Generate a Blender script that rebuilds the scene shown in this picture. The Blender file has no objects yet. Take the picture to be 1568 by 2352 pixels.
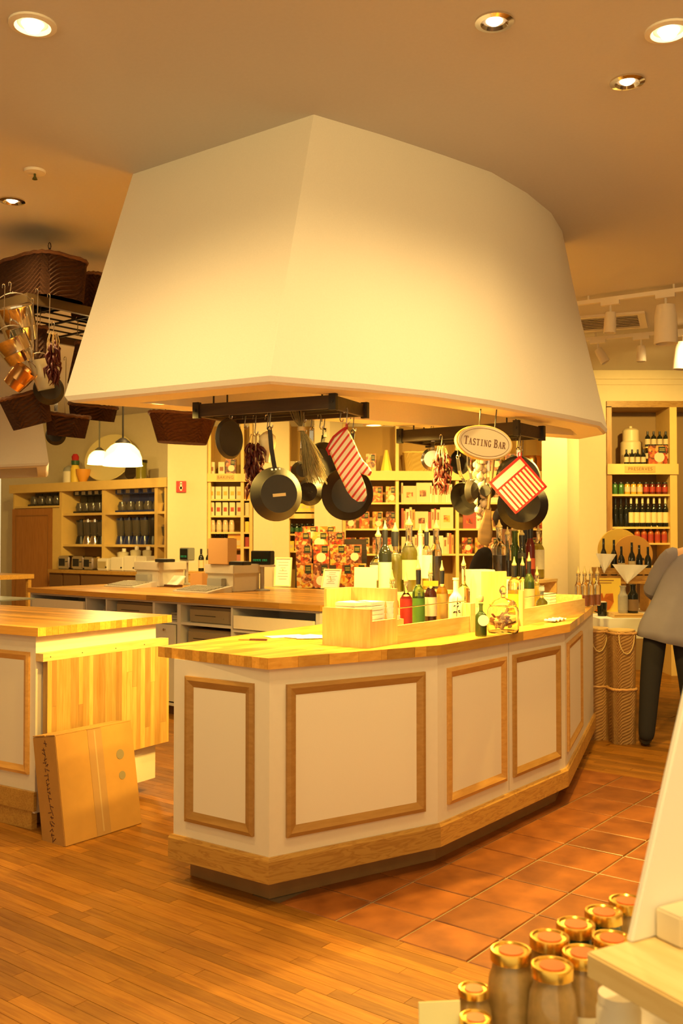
import bpy, bmesh, math, random
from mathutils import Vector, Matrix
random.seed(7)
S = bpy.context.scene
C = S.collection
PI = math.pi

# ---------------------------------------------------------------- camera
F = 2224.0; PITCH = .021; CAMH = 1.542
cam = bpy.data.objects.new('camera', bpy.data.cameras.new('camera'))
C.objects.link(cam)
cam.location = (0, 0, CAMH); cam.rotation_euler = (PI/2 + PITCH, 0, 0)
cam.data.sensor_fit = 'VERTICAL'; cam.data.sensor_height = 36; cam.data.lens = F*36/2352
cam.data.shift_x = 7/2352; cam.data.shift_y = 10/2352
cam.data.clip_start = .05; cam.data.clip_end = 100
cam.data.dof.use_dof = True; cam.data.dof.focus_distance = 5.0; cam.data.dof.aperture_fstop = 6.3
S.camera = cam
# ---------------------------------------------------------------- light
vs = S.view_settings
S.display_settings.display_device = 'sRGB'
vs.view_transform = 'Standard'; vs.look = 'None'; vs.gamma = 1; vs.use_curve_mapping = False
vs.exposure = 0.12
w = bpy.data.worlds.new('world'); S.world = w; w.use_nodes = True
w.node_tree.nodes['Background'].inputs[0].default_value = (1.0, .76, .37, 1)
w.node_tree.nodes['Background'].inputs[1].default_value = .95
WARM = (1.0, .66, .24)
def spot(x, y, z, power, size=110, blend=.7, aim=None, r=.06, col=WARM):
    l = bpy.data.lights.new('spot', 'SPOT'); l.energy = power; l.spot_size = math.radians(size); l.spot_blend = blend
    l.color = col; l.shadow_soft_size = r
    o = bpy.data.objects.new('spot', l); C.objects.link(o); o.location = (x, y, z)
    if aim: o.rotation_euler = (Vector(aim)-Vector((x, y, z))).to_track_quat('-Z', 'Y').to_euler()
    return o
# ceiling downlights of the sales floor (seen and unseen ones of one regular grid)
for (x, y, p) in [(-1.1, 3.3, 115), (.56, 3.4, 70), (1.25, 3.55, 60), (-1.9, 5.2, 150), (1.25, 3.95, 55), 
                  (1.5, 1.2, 60), (-2.8, 3.2, 80), (-3.6, 6.6, 230), (2.9, 5.6, 130), (-1.6, 8.6, 130), (3.0, 8.2, 110), (.4, 8.7, 110)]:
    spot(x, y, 3.36, p*.85, 150, 1)
# unseen spots, added to brighten the front of the hood and the bar
for (x, y, p) in [(-1.3, .2, 135), (.5, -.3, 150), (2.2, .4, 90)]:
    spot(x, y, 3.2, p, 75, 1, (x*.25+.2, 4.6, 2.75), .12)
spot(.35, .55, 3.3, 190, 50, .8, (.75, 1.5, 1.0))  # another unseen spot, added to brighten the white board and foreground jars
# lamps recessed in the underside of the hood, they flood the bar top
for (x, y, p) in [(-.82, 4.42, 55), (.22, 4.60, 165), (.26, 5.03, 150), (.66, 4.60, 15), (1.32, 5.50, 150)]:
    spot(x, y, 2.14, p*1.2, 150, .35, r=.03, col=(1, .63, .12))
# track heads towards the shelf walls
for (x, y, ax, ay, az, p) in [(-3.2, 10.6, -3.6, 12.9, 1.6, 240), (-2.2, 9.4, -2.7, 12.0, 1.6, 200), (-.8, 9.1, -1.0, 11, 1.6, 250), (.2, 9.1, .2, 11, 1.5, 250),
                              (1.1, 9.1, 1.1, 11, 1.5, 260), (1.9, 9.0, 1.9, 11, 1.6, 230), (3.2, 8.6, 3.2, 11, 1.7, 300), (2.3, 7.6, 2.3, 8.6, .9, 75)]:
    spot(x, y, 3.2, p*.95, 95, .8, (ax, ay, az), .05, (1, .64, .15))

# ---------------------------------------------------------------- pixel helpers (true 3-D points on planes of known height / depth)
cP, sP = math.cos(PITCH), math.sin(PITCH)
def ray(x, y):
    u = (x-777)/F; v = -(y-1186)/F
    return Vector((u, cP - v*sP, sP + v*cP))
def atz(x, y, z):
    d = ray(x, y); return Vector((0, 0, CAMH)) + d*((z-CAMH)/d.z)
def aty(x, y, Y):
    d = ray(x, y); return Vector((0, 0, CAMH)) + d*(Y/d.y)

# ---------------------------------------------------------------- materials
MC = {}
def lin(c):
    return tuple(((v/255+.055)/1.055)**2.4 if v > 10 else v/255/12.92 for v in c)
def nt(name):
    m = bpy.data.materials.new(name); m.use_nodes = True
    n = m.node_tree; b = n.nodes['Principled BSDF']; return m, n, b
def mat(name, col, rough=.6, metal=0., bump=0, bscale=80, vary=0., trans=0., coat=0., emit=None, es=0, spec=None):
    if name in MC: return MC[name]
    m, n, b = nt(name)
    b.inputs['Base Color'].default_value = (*col, 1); b.inputs['Roughness'].default_value = rough
    b.inputs['Metallic'].default_value = metal; b.inputs['Transmission Weight'].default_value = trans
    b.inputs['Coat Weight'].default_value = coat
    if spec is not None: b.inputs['Specular IOR Level'].default_value = spec
    if emit: b.inputs['Emission Color'].default_value = (*emit, 1); b.inputs['Emission Strength'].default_value = es
    tc = n.nodes.new('ShaderNodeTexCoord')
    if vary or bump:
        nz = n.nodes.new('ShaderNodeTexNoise'); nz.inputs['Scale'].default_value = bscale; nz.inputs['Detail'].default_value = 4
        n.links.new(tc.outputs['Object'], nz.inputs['Vector'])
    if vary:
        hs = n.nodes.new('ShaderNodeMixRGB'); hs.blend_type = 'MULTIPLY'; hs.inputs[0].default_value = 1
        r = n.nodes.new('ShaderNodeMapRange'); r.inputs[3].default_value = 1-vary; r.inputs[4].default_value = 1+vary*.4
        n.links.new(nz.outputs[0], r.inputs[0]); hs.inputs[1].default_value = (*col, 1)
        n.links.new(r.outputs[0], hs.inputs[2]); n.links.new(hs.outputs[0], b.inputs['Base Color'])
    if bump:
        bp = n.nodes.new('ShaderNodeBump'); bp.inputs['Strength'].default_value = bump; bp.inputs['Distance'].default_value = .004
        n.links.new(nz.outputs[0], bp.inputs['Height']); n.links.new(bp.outputs[0], b.inputs['Normal'])
    MC[name] = m; return m
def wood(name, c1, c2, rough=.4, axis=(1, 12, 12), scale=3.0, island=False, obj=True, vr=.35, coat=0., rings=0.):
    """grain stretched along the local x axis; every piece gets its own tone"""
    if name in MC: return MC[name]
    m, n, b = nt(name); N = n.nodes; L = n.links
    tc = N.new('ShaderNodeTexCoord'); mp = N.new('ShaderNodeMapping'); mp.inputs['Scale'].default_value = axis
    L.new(tc.outputs['Object'], mp.inputs['Vector'])
    rnd = None
    if island: g = N.new('ShaderNodeNewGeometry'); rnd = g.outputs['Random Per Island']
    elif obj: g = N.new('ShaderNodeObjectInfo'); rnd = g.outputs['Random']
    if rnd:
        mu = N.new('ShaderNodeMath'); mu.operation = 'MULTIPLY'; mu.inputs[1].default_value = 37.; L.new(rnd, mu.inputs[0])
        cb = N.new('ShaderNodeCombineXYZ'); [L.new(mu.outputs[0], cb.inputs[k]) for k in range(3)]
        L.new(cb.outputs[0], mp.inputs['Location'])
    nz = N.new('ShaderNodeTexNoise'); nz.inputs['Scale'].default_value = scale; nz.inputs['Detail'].default_value = 5; nz.inputs['Distortion'].default_value = .6+rings
    L.new(mp.outputs[0], nz.inputs['Vector'])
    rp = N.new('ShaderNodeValToRGB'); rp.color_ramp.elements[0].position = .3; rp.color_ramp.elements[1].position = .72
    rp.color_ramp.elements[0].color = (*c2, 1); rp.color_ramp.elements[1].color = (*c1, 1)
    if rings:
        wv = N.new('ShaderNodeMath'); wv.operation = 'MULTIPLY'; wv.inputs[1].default_value = 9; L.new(nz.outputs[0], wv.inputs[0])
        fr = N.new('ShaderNodeMath'); fr.operation = 'PINGPONG'; fr.inputs[1].default_value = 1; L.new(wv.outputs[0], fr.inputs[0])
        L.new(fr.outputs[0], rp.inputs[0]); rp.color_ramp.elements[0].position = 0; rp.color_ramp.elements[1].position = .6
    else: L.new(nz.outputs[0], rp.inputs[0])
    out = rp.outputs[0]
    if rnd:
        mr = N.new('ShaderNodeMapRange'); mr.inputs[3].default_value = 1-vr; mr.inputs[4].default_value = 1+vr*.45; L.new(rnd, mr.inputs[0])
        mx = N.new('ShaderNodeMixRGB'); mx.blend_type = 'MULTIPLY'; mx.inputs[0].default_value = 1
        L.new(out, mx.inputs[1]); L.new(mr.outputs[0], mx.inputs[2]); out = mx.outputs[0]
    L.new(out, b.inputs['Base Color']); b.inputs['Roughness'].default_value = rough; b.inputs['Coat Weight'].default_value = coat
    bp = N.new('ShaderNodeBump'); bp.inputs['Strength'].default_value = .15; bp.inputs['Distance'].default_value = .002
    L.new(nz.outputs[0], bp.inputs['Height']); L.new(bp.outputs[0], b.inputs['Normal'])
    MC[name] = m; return m
def ramp_print(name, cols, scale=30, kind='voronoi'):
    """printed packaging: blotches of the given inks"""
    if name in MC: return MC[name]
    m, n, b = nt(name); N = n.nodes; L = n.links
    tc = N.new('ShaderNodeTexCoord'); oi = N.new('ShaderNodeObjectInfo')
    ad = N.new('ShaderNodeVectorMath'); ad.operation = 'ADD'; cb = N.new('ShaderNodeCombineXYZ')
    mu = N.new('ShaderNodeMath'); mu.operation = 'MULTIPLY'; mu.inputs[1].default_value = 50; L.new(oi.outputs['Random'], mu.inputs[0]); L.new(mu.outputs[0], cb.inputs[0])
    L.new(tc.outputs['Object'], ad.inputs[0]); L.new(cb.outputs[0], ad.inputs[1])
    v = N.new('ShaderNodeTexVoronoi'); v.inputs['Scale'].default_value = scale; L.new(ad.outputs[0], v.inputs['Vector'])
    sp = N.new('ShaderNodeSeparateColor'); L.new(v.outputs['Color'], sp.inputs[0])
    rp = N.new('ShaderNodeValToRGB'); rp.color_ramp.interpolation = 'CONSTANT'
    while len(rp.color_ramp.elements) < len(cols): rp.color_ramp.elements.new(.5)
    for i, c in enumerate(cols): rp.color_ramp.elements[i].position = i/len(cols); rp.color_ramp.elements[i].color = (*c, 1)
    L.new(sp.outputs[0], rp.inputs[0]); L.new(rp.outputs[0], b.inputs['Base Color']); b.inputs['Roughness'].default_value = .4
    MC[name] = m; return m
def stripes(name, c1, c2, n_per_m, axis=0, duty=.5):
    if name in MC: return MC[name]
    m, n, b = nt(name); N = n.nodes; L = n.links
    tc = N.new('ShaderNodeTexCoord'); sx = N.new('ShaderNodeSeparateXYZ'); L.new(tc.outputs['Object'], sx.inputs[0])
    mu = N.new('ShaderNodeMath'); mu.operation = 'MULTIPLY'; mu.inputs[1].default_value = n_per_m; L.new(sx.outputs[axis], mu.inputs[0])
    fr = N.new('ShaderNodeMath'); fr.operation = 'FRACT'; L.new(mu.outputs[0], fr.inputs[0])
    gt = N.new('ShaderNodeMath'); gt.operation = 'GREATER_THAN'; gt.inputs[1].default_value = duty; L.new(fr.outputs[0], gt.inputs[0])
    mx = N.new('ShaderNodeMixRGB'); mx.inputs[1].default_value = (*c1, 1); mx.inputs[2].default_value = (*c2, 1); L.new(gt.outputs[0], mx.inputs[0])
    L.new(mx.outputs[0], b.inputs['Base Color']); b.inputs['Roughness'].default_value = .9
    MC[name] = m; return m

PLAS = mat('plaster', (.78, .735, .65), .85, bump=.12, bscale=140, vary=.06)
CEIL = mat('ceiling_paint', (.66, .63, .60), .9, bump=.05, bscale=60, vary=.05)
WALLP = mat('wall_paint', (.72, .62, .42), .85, vary=.05, bscale=20)
WHITE = mat('white_paint', (.80, .74, .62), .55, vary=.04, bscale=30)
GREYW = mat('grey_laminate', (.58, .56, .56), .5, vary=.05, bscale=20)
OAK = wood('oak', (.58, .33, .075), (.44, .22, .045), .4, (1.2, 9, 9), 4, rings=.6)
OAKV = wood('oak_upright', (.52, .28, .085), (.36, .17, .045), .4, (9, 9, 1.2), 4)
OAKM = wood('oak_moulding', (.64, .36, .10), (.52, .27, .065), .45, (2, 14, 14), 4)
PINE = wood('pale_wood', (.80, .58, .24), (.66, .43, .15), .45, (1.5, 12, 12), 4, vr=.12)
PINEV = wood('pale_wood_upright', (.80, .58, .24), (.66, .43, .15), .45, (12, 12, 1.5), 4, vr=.12)
PLANK = wood('floor_oak', (.37, .160, .018), (.25, .090, .008), .42, (1.2, 14, 14), 5, vr=.34, coat=.05)
for _m in (PLANK,): _m.node_tree.nodes['Principled BSDF'].inputs['Specular IOR Level'].default_value = .3
PLANKI = wood('floor_oak_rest', (.37, .160, .018), (.25, .090, .008), .42, (1.2, 14, 14), 5, island=True, vr=.34, coat=.05)
PLANKI.node_tree.nodes['Principled BSDF'].inputs['Specular IOR Level'].default_value = .3
MAPLE = wood('butcher_block', (.80, .43, .08), (.64, .30, .045), .32, (1.2, 14, 14), 4, vr=.45, coat=.1)
MAPLEV = wood('butcher_block_upright', (.70, .42, .14), (.55, .29, .07), .35, (14, 14, 1.2), 4, vr=.45)
DARKW = wood('dark_wood', (.060, .036, .018), (.030, .018, .010), .5, (1, 10, 10), 4)
CARD = mat('cardboard', (.47, .245, .055), .8, vary=.15, bscale=14)
CARD2 = mat('cardboard_edge', (.33, .19, .07), .85)
TAPE = mat('packing_tape', (.40, .23, .09), .25, vary=.1, bscale=20)
BLACKM = mat('black_steel', (.024, .021, .018), .55, .2, vary=.2, bscale=30)
PANM = mat('anodised_pan', (.040, .033, .024), .6, .1, vary=.25, bscale=16)
PANIN = mat('nonstick_inside', (.020, .016, .013), .35, .1)
IRON = mat('cast_iron', (.022, .018, .015), .55, .4, bump=.2, bscale=200)
STEEL = mat('steel', (.62, .60, .58), .22, 1)
CHROME = mat('polished_steel', (.8, .75, .66), .10, 1)
COPPER = mat('copper', (.80, .42, .16), .2, 1)
CREAM = mat('cream_plastic', (.62, .58, .48), .45, vary=.05, bscale=20)
CREAMD = mat('grey_plastic', (.36, .36, .33), .5)
BLK = mat('black_plastic', (.018, .018, .018), .35)
PAPER = mat('paper', (.90, .88, .80), .8)
YPAPER = mat('yellow_paper', (.92, .86, .45), .8)
GLASS = mat('clear_glass', (.97, .98, .96), .03, trans=1)
GLASSG = mat('green_glass', (.12, .22, .06), .05, trans=.85)
GLASSD = mat('dark_bottle_glass', (.014, .016, .012), .08, trans=.1)
RED = mat('red_cloth', (.45, .02, .02), .9)
CREAMC = mat('cream_cloth', (.66, .58, .44), .9, bump=.2, bscale=300)
WICK = wood('dark_wicker', (.17, .065, .024), (.07, .025, .010), .7, (6, 6, 40), 6)
WICKL = wood('light_wicker', (.66, .38, .14), (.46, .23, .07), .65, (6, 6, 40), 6)
CHILI = mat('dried_chili', (.085, .006, .004), .55, vary=.4, bscale=60)
TERRA = None

# ---------------------------------------------------------------- mesh helpers
def NB(): return bmesh.new()
def box(bm, cx, cy, cz, sx, sy, sz, rot=None, bev=0):
    if not bev:
        vs_ = []
        for x, y, z in ((-1, -1, -1), (1, -1, -1), (1, 1, -1), (-1, 1, -1), (-1, -1, 1), (1, -1, 1), (1, 1, 1), (-1, 1, 1)):
            p = Vector((x*sx/2, y*sy/2, z*sz/2))
            if rot: p = rot @ p
            vs_.append(bm.verts.new((p.x+cx, p.y+cy, p.z+cz)))
        for f in ((3, 2, 1, 0), (4, 5, 6, 7), (0, 1, 5, 4), (1, 2, 6, 5), (2, 3, 7, 6), (3, 0, 4, 7)): bm.faces.new([vs_[k] for k in f])
        return bm
    r = bmesh.ops.create_cube(bm, size=1)
    M = Matrix.Translation((cx, cy, cz))
    if rot: M = M @ rot
    M = M @ Matrix.Diagonal((sx, sy, sz, 1))
    bmesh.ops.transform(bm, matrix=M, verts=r['verts'])
    if bev:
        es = list({e for v in r['verts'] for e in v.link_edges})
        bmesh.ops.bevel(bm, geom=es, offset=bev, segments=2, affect='EDGES')
    return bm
def bx(cx, cy, cz, sx, sy, sz, rot=None, bev=0): return box(NB(), cx, cy, cz, sx, sy, sz, rot, bev)
def bb(x0, x1, y0, y1, z0, z1, bm=None, bev=0):
    return box(bm or NB(), (x0+x1)/2, (y0+y1)/2, (z0+z1)/2, x1-x0, y1-y0, z1-z0, None, bev)
def cyl(bm, p, q, r, r2=None, seg=12):
    p = Vector(p); q = Vector(q); d = q-p
    M = Matrix.Translation((p+q)/2) @ d.to_track_quat('Z', 'Y').to_matrix().to_4x4()
    bmesh.ops.create_cone(bm, cap_ends=True, segments=seg, radius1=r, radius2=r if r2 is None else r2, depth=d.length, matrix=M)
    return bm
def lathe(prof, seg=20, bm=None, M=None):
    bm = bm or NB(); rings = []
    for (r, z) in prof:
        if r < 1e-5: rings.append([bm.verts.new((0, 0, z))])
        else: rings.append([bm.verts.new((r*math.cos(2*PI*k/seg), r*math.sin(2*PI*k/seg), z)) for k in range(seg)])
    for a, b in zip(rings, rings[1:]):
        for k in range(seg):
            if len(a) == 1 and len(b) == 1: break
            if len(a) == 1: bm.faces.new((a[0], b[(k+1) % seg], b[k]))
            elif len(b) == 1: bm.faces.new((a[k], a[(k+1) % seg], b[0]))
            else: bm.faces.new((a[k], a[(k+1) % seg], b[(k+1) % seg], b[k]))
    if M is not None: bmesh.ops.transform(bm, matrix=M, verts=[v for r in rings for v in r])
    return bm
def prism(poly, z0, z1, bm=None):
    bm = bm or NB(); n = len(poly)
    a = [bm.verts.new((p[0], p[1], z0)) for p in poly]; b = [bm.verts.new((p[0], p[1], z1)) for p in poly]
    bm.faces.new(list(reversed(a))); bm.faces.new(b)
    for i in range(n): bm.faces.new((a[i], a[(i+1) % n], b[(i+1) % n], b[i]))
    bmesh.ops.recalc_face_normals(bm, faces=bm.faces[:])
    return bm
def tube(bm, pts, r, seg=6, closed=False):
    pts = [Vector(p) for p in pts]; n = len(pts); rings = []
    rr = r if isinstance(r, (list, tuple)) else [r]*n
    for i, p in enumerate(pts):
        a = pts[max(0, i-1)]; b = pts[min(n-1, i+1)]
        if closed: a = pts[i-1]; b = pts[(i+1) % n]
        d = (b-a).normalized(); u = d.cross(Vector((0, 0, 1)))
        if u.length < .15: u = d.cross(Vector((0, 1, 0)))
        u.normalize(); v = d.cross(u)
        rings.append([bm.verts.new(p+(u*math.cos(2*PI*k/seg)+v*math.sin(2*PI*k/seg))*rr[i]) for k in range(seg)])
    m = n if closed else n-1
    for i in range(m):
        a = rings[i]; b = rings[(i+1) % n]
        for k in range(seg): bm.faces.new((a[k], a[(k+1) % seg], b[(k+1) % seg], b[k]))
    if not closed: bm.faces.new(list(reversed(rings[0]))); bm.faces.new(rings[-1])
    return bm
def obj(name, bm, m, parent=None, smooth=False, loc=None, rot=None):
    bmesh.ops.recalc_face_normals(bm, faces=bm.faces[:])
    me = bpy.data.meshes.new(name); bm.to_mesh(me); bm.free(); me.materials.append(m)
    if smooth:
        for p in me.polygons: p.use_smooth = True
        try: me.set_sharp_from_angle(angle=math.radians(40))
        except Exception: pass
    o = bpy.data.objects.new(name, me); C.objects.link(o)
    if parent: o.parent = parent
    if loc is not None: o.location = loc
    if rot is not None: o.rotation_euler = rot
    return o
def tag(o, label, cat, group=None):
    o['label'] = label; o['category'] = cat
    if group: o['group'] = group
    return o
def thing(name, label, cat, loc=(0, 0, 0), rotz=0, group=None, rot=None):
    o = bpy.data.objects.new(name, None); C.objects.link(o); o.empty_display_size = .05
    o.location = loc; o.rotation_euler = rot or (0, 0, rotz)
    return tag(o, label, cat, group)
def struct(name, bm, m, parent=None):
    o = obj(name, bm, m, parent)
    if not parent: o['kind'] = 'structure'
    return o
def dup(root, loc, rotz=None, label=None, group=None, scale=None):
    def cp(o, par):
        c = o.copy(); C.objects.link(c); c.parent = par
        for ch in [k for k in kids.get(o.name, [])]: cp(ch, c)
        return c
    kids = {}
    def walk(o):
        kids[o.name] = list(o.children)
        for k in o.children: walk(k)
    walk(root)
    r = cp(root, None); r.location = loc
    if rotz is not None: r.rotation_euler = (0, 0, rotz)
    if label: r['label'] = label
    if group: r['group'] = group
    if scale: r.scale = scale if isinstance(scale, tuple) else (scale,)*3
    return r
ORD = ['leftmost', 'second from the left', 'third from the left', 'fourth from the left', 'fifth from the left', 'sixth from the left', 'seventh from the left',
       'eighth from the left', 'ninth from the left', 'tenth from the left', 'eleventh from the left', 'twelfth from the left', 'thirteenth from the left', 'fourteenth from the left']
def rz(a): return Matrix.Rotation(a, 4, 'Z')
def W(T, x, y, z=0):
    """local point of a placed frame T=(x,y,angle) -> world"""
    c, s = math.cos(T[2]), math.sin(T[2]); return Vector((T[0]+x*c-y*s, T[1]+x*s+y*c, z))

# ================================================================ THE SETTING
TH = .9048; E2 = Vector((math.cos(TH), math.sin(TH), 0)); E1 = Vector((math.sin(TH), -math.cos(TH), 0)); A1 = math.atan2(E1.y, E1.x); A2 = TH
TO = Vector((-.9394, 13.3441, 0))*.305; TS = .305
CH = 3.40
floor = struct('floor', bb(-7, 6.5, -1.5, 17, -.08, -.012), mat('subfloor', (.16, .09, .04), .9))
ceiling = struct('ceiling', bb(-7, 6.5, -1.5, 17, CH, CH+.1), CEIL)
# terracotta tiles
gb = prism([tuple((TO+E2*(a*TS)+E1*(b*TS)).xy) for a, b in ((.17, -.5), (.17, 13.1), (10, 13.1), (10, -.5))], -.0125, -.004)
struct('grout_bed', gb, mat('grout', (.27, .19, .10), .9, vary=.2, bscale=40), floor)
def tile_mat():
    m, n, b = nt('terracotta'); N = n.nodes; L = n.links
    tc = N.new('ShaderNodeTexCoord'); oi = N.new('ShaderNodeObjectInfo')
    ad = N.new('ShaderNodeVectorMath'); cb = N.new('ShaderNodeCombineXYZ'); mu = N.new('ShaderNodeMath'); mu.operation = 'MULTIPLY'; mu.inputs[1].default_value = 40
    L.new(oi.outputs['Random'], mu.inputs[0]); [L.new(mu.outputs[0], cb.inputs[k]) for k in range(3)]
    L.new(tc.outputs['Object'], ad.inputs[0]); L.new(cb.outputs[0], ad.inputs[1])
    nz = N.new('ShaderNodeTexNoise'); nz.inputs['Scale'].default_value = 7; nz.inputs['Detail'].default_value = 6; L.new(ad.outputs[0], nz.inputs['Vector'])
    rp = N.new('ShaderNodeValToRGB'); e = rp.color_ramp.elements; e[0].position = .3; e[1].position = .75
    e[0].color = (.17, .048, .006, 1); e[1].color = (.33, .108, .018, 1); L.new(nz.outputs[0], rp.inputs[0])
    mr = N.new('ShaderNodeMapRange'); mr.inputs[3].default_value = .8; mr.inputs[4].default_value = 1.12; L.new(oi.outputs['Random'], mr.inputs[0])
    mx = N.new('ShaderNodeMixRGB'); mx.blend_type = 'MULTIPLY'; mx.inputs[0].default_value = 1; L.new(rp.outputs[0], mx.inputs[1]); L.new(mr.outputs[0], mx.inputs[2])
    L.new(mx.outputs[0], b.inputs['Base Color']); b.inputs['Roughness'].default_value = .38
    bp = N.new('ShaderNodeBump'); bp.inputs['Strength'].default_value = .25; bp.inputs['Distance'].default_value = .004
    L.new(nz.outputs[0], bp.inputs['Height']); L.new(bp.outputs[0], b.inputs['Normal']); return m
TERRA = tile_mat()
def tile_mesh(a, b):
    g = .0045; bm = NB(); box(bm, 0, 0, -.004, a*TS-2*g, b*TS-2*g, .010)
    es = [e for e in bm.edges if all(v.co.z > 0 for v in e.verts)]
    bmesh.ops.bevel(bm, geom=es, offset=.003, segments=1, affect='EDGES')
    me = bpy.data.meshes.new('tile'); bm.to_mesh(me); bm.free(); me.materials.append(TERRA); return me
tm = tile_mesh(1, 1); tm0 = tile_mesh(.83, 1)
for i in range(10):
    for j in range(0, 13):
        c = TO + E1*((j+.5)*TS) + E2*(((i+.5) if i else .585)*TS)
        if c.x > 4.2: continue
        o = bpy.data.objects.new('tile', tm if i else tm0); C.objects.link(o); o.parent = floor
        o.location = (c.x, c.y, random.uniform(-.0008, .0008)); o.rotation_euler = (0, 0, A2)
# strip oak planks: rows parallel to the tile edge
PW = .0572; PLM = {}
def plank_mesh(L):
    k = round(L, 2)
    if k not in PLM:
        bm = NB(); box(bm, 0, 0, -.006, k-.0012, PW-.0014, .012)
        me = bpy.data.meshes.new('plank'); bm.to_mesh(me); bm.free(); me.materials.append(PLANK); PLM[k] = me
    return PLM[k]
cand = []
LEN = [.35, .5, .65, .8, .95, 1.1]
def rows(b0, b1, a0, a1):
    b = b0; rr = random.Random(3)
    while b < b1:
        a = a0 - rr.random()*.9
        while a < a1:
            L = rr.choice(LEN)
            lo = max(a, a0); e = min(a+L, a1)-lo
            if e > .04: cand.append((lo+e/2, b+PW/2, e))
            a += L
        b += PW
b_edge = .17*TS
rows(b_edge-PW*60, b_edge-1e-4, -6.5, 5.5)            # in front of the tiles
rows(b_edge, b_edge+PW*220, -12.5, -.5*TS)        # left of the tiles
rows(10*TS, 10*TS+PW*170, -.5*TS, 5.5)                # beyond the tiles
def plank_pos(a, b): return TO + E1*a + E2*b
def seen(p):
    if p.y < 2.6 or p.y > 12: return False
    x = 777+F*p.x/p.y; return -120 < x < 1660
def hidden_by_bar(p):   # under the bar or the island, never seen
    return False
vis = [(plank_pos(a, b).y, a, b, L) for a, b, L in cand if seen(plank_pos(a, b))]
vis.sort()
near = set(vis[:290]); rest = NB()
for v in [(plank_pos(a, b).y, a, b, L) for a, b, L in cand]:
    y, a, b, L = v; p = plank_pos(a, b)
    if p.x < -6.9 or p.x > 6.4 or p.y > 16: continue
    if v in near:
        o = bpy.data.objects.new('plank', plank_mesh(L)); C.objects.link(o); o.parent = floor
        o.location = (p.x, p.y, random.uniform(-.0004, .0002)); o.rotation_euler = (0, 0, A1)
    else: box(rest, p.x, p.y, -.006, L-.0012, PW-.0014, .012, rz(A1))
# far rows are laid in world space: give them their own local frame so the grain follows
Mi = rz(-A1); bmesh.ops.transform(rest, matrix=Mi, verts=rest.verts[:])
fr = struct('planks', rest, PLANKI, floor); fr.rotation_euler = (0, 0, A1); fr['kind'] = 'stuff'; fr['label'] = 'distant oak floor strips'

# walls
YB = 12.0                                           # face of the rear shelving
def pxx(x, Y): return (x-777)/F*Y
def pzz(y, Y): return CAMH+(CAMH*0)+( -(y-1232.7)/F*Y)
struct('wall_back', bb(-2.17, 3.4, YB+.42, YB+.55, 0, CH), WALLP)
lw = struct('wall_left', bb(-.6, 5.0, .62, .75, 0, CH), WALLP); lw.location = (-5.65, 15.7, 0); lw.rotation_euler = (0, 0, -.625)
struct('wall_far_left', bb(-7, -6.9, -1.5, 17, 0, CH), WALLP)
struct('wall_pier_left', bb(pxx(386, 12), pxx(476, 12), 11.95, 12.42, 0, CH), WALLP)
# right wall with the recess of the preserves shelves
YR = 10.8; xr0, xr1 = pxx(1393, YR), 4.5; rz1 = pzz(921, YR)
struct('wall_right_pier', bb(pxx(1330, YR), xr0, YR, YR+.5, 0, CH), WALLP)
struct('wall_right_top', bb(xr0, xr1, YR, YR+.5, rz1, CH), WALLP)
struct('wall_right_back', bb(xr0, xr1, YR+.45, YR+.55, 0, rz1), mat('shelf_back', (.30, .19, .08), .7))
tr = bb(pxx(1330, YR), xr1, YR-.05, YR, CH-.10, CH-.002); bb(pxx(1330, YR), xr1, YR-.025, YR, CH-.16, CH-.10, tr)
struct('trim_crown', tr, WALLP)
struct('baseboard_right', bb(pxx(1330, YR), xr0, YR-.015, YR, 0, .12), OAK)
struct('wall_side_right', bb(6.4, 6.5, -1.5, 17, 0, CH), WALLP)
def pillar(cx, cy, s, label):
    o = bb(-s/2, s/2, -s/2, s/2, 0, CH); p = struct('pillar', o, WALLP); p.location = (cx, cy, 0); p.rotation_euler = (0, 0, A1)
    base = NB(); bb(-s/2-.015, s/2+.015, -s/2-.015, s/2+.015, 0, .12, base); struct('baseboard', base, OAK, p)
    tag(p, label, 'pillar'); return p
for px_, Y, s, lb in ((625, 11.3, .30, 'square cream plaster pillar behind the cash counter, left of the food gift boxes'),
                      (757, 11.6, .24, 'narrow cream pillar right behind the top of the food gift box pile'),
                      (1303, 9.6, .275, 'square cream plaster pillar right of the hanging pans')):
    k = Vector((pxx(px_, Y), Y, 0)); c = k - E1*(s/2) + E2*(s/2)
    pillar(c.x, c.y, s, lb)

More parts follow.
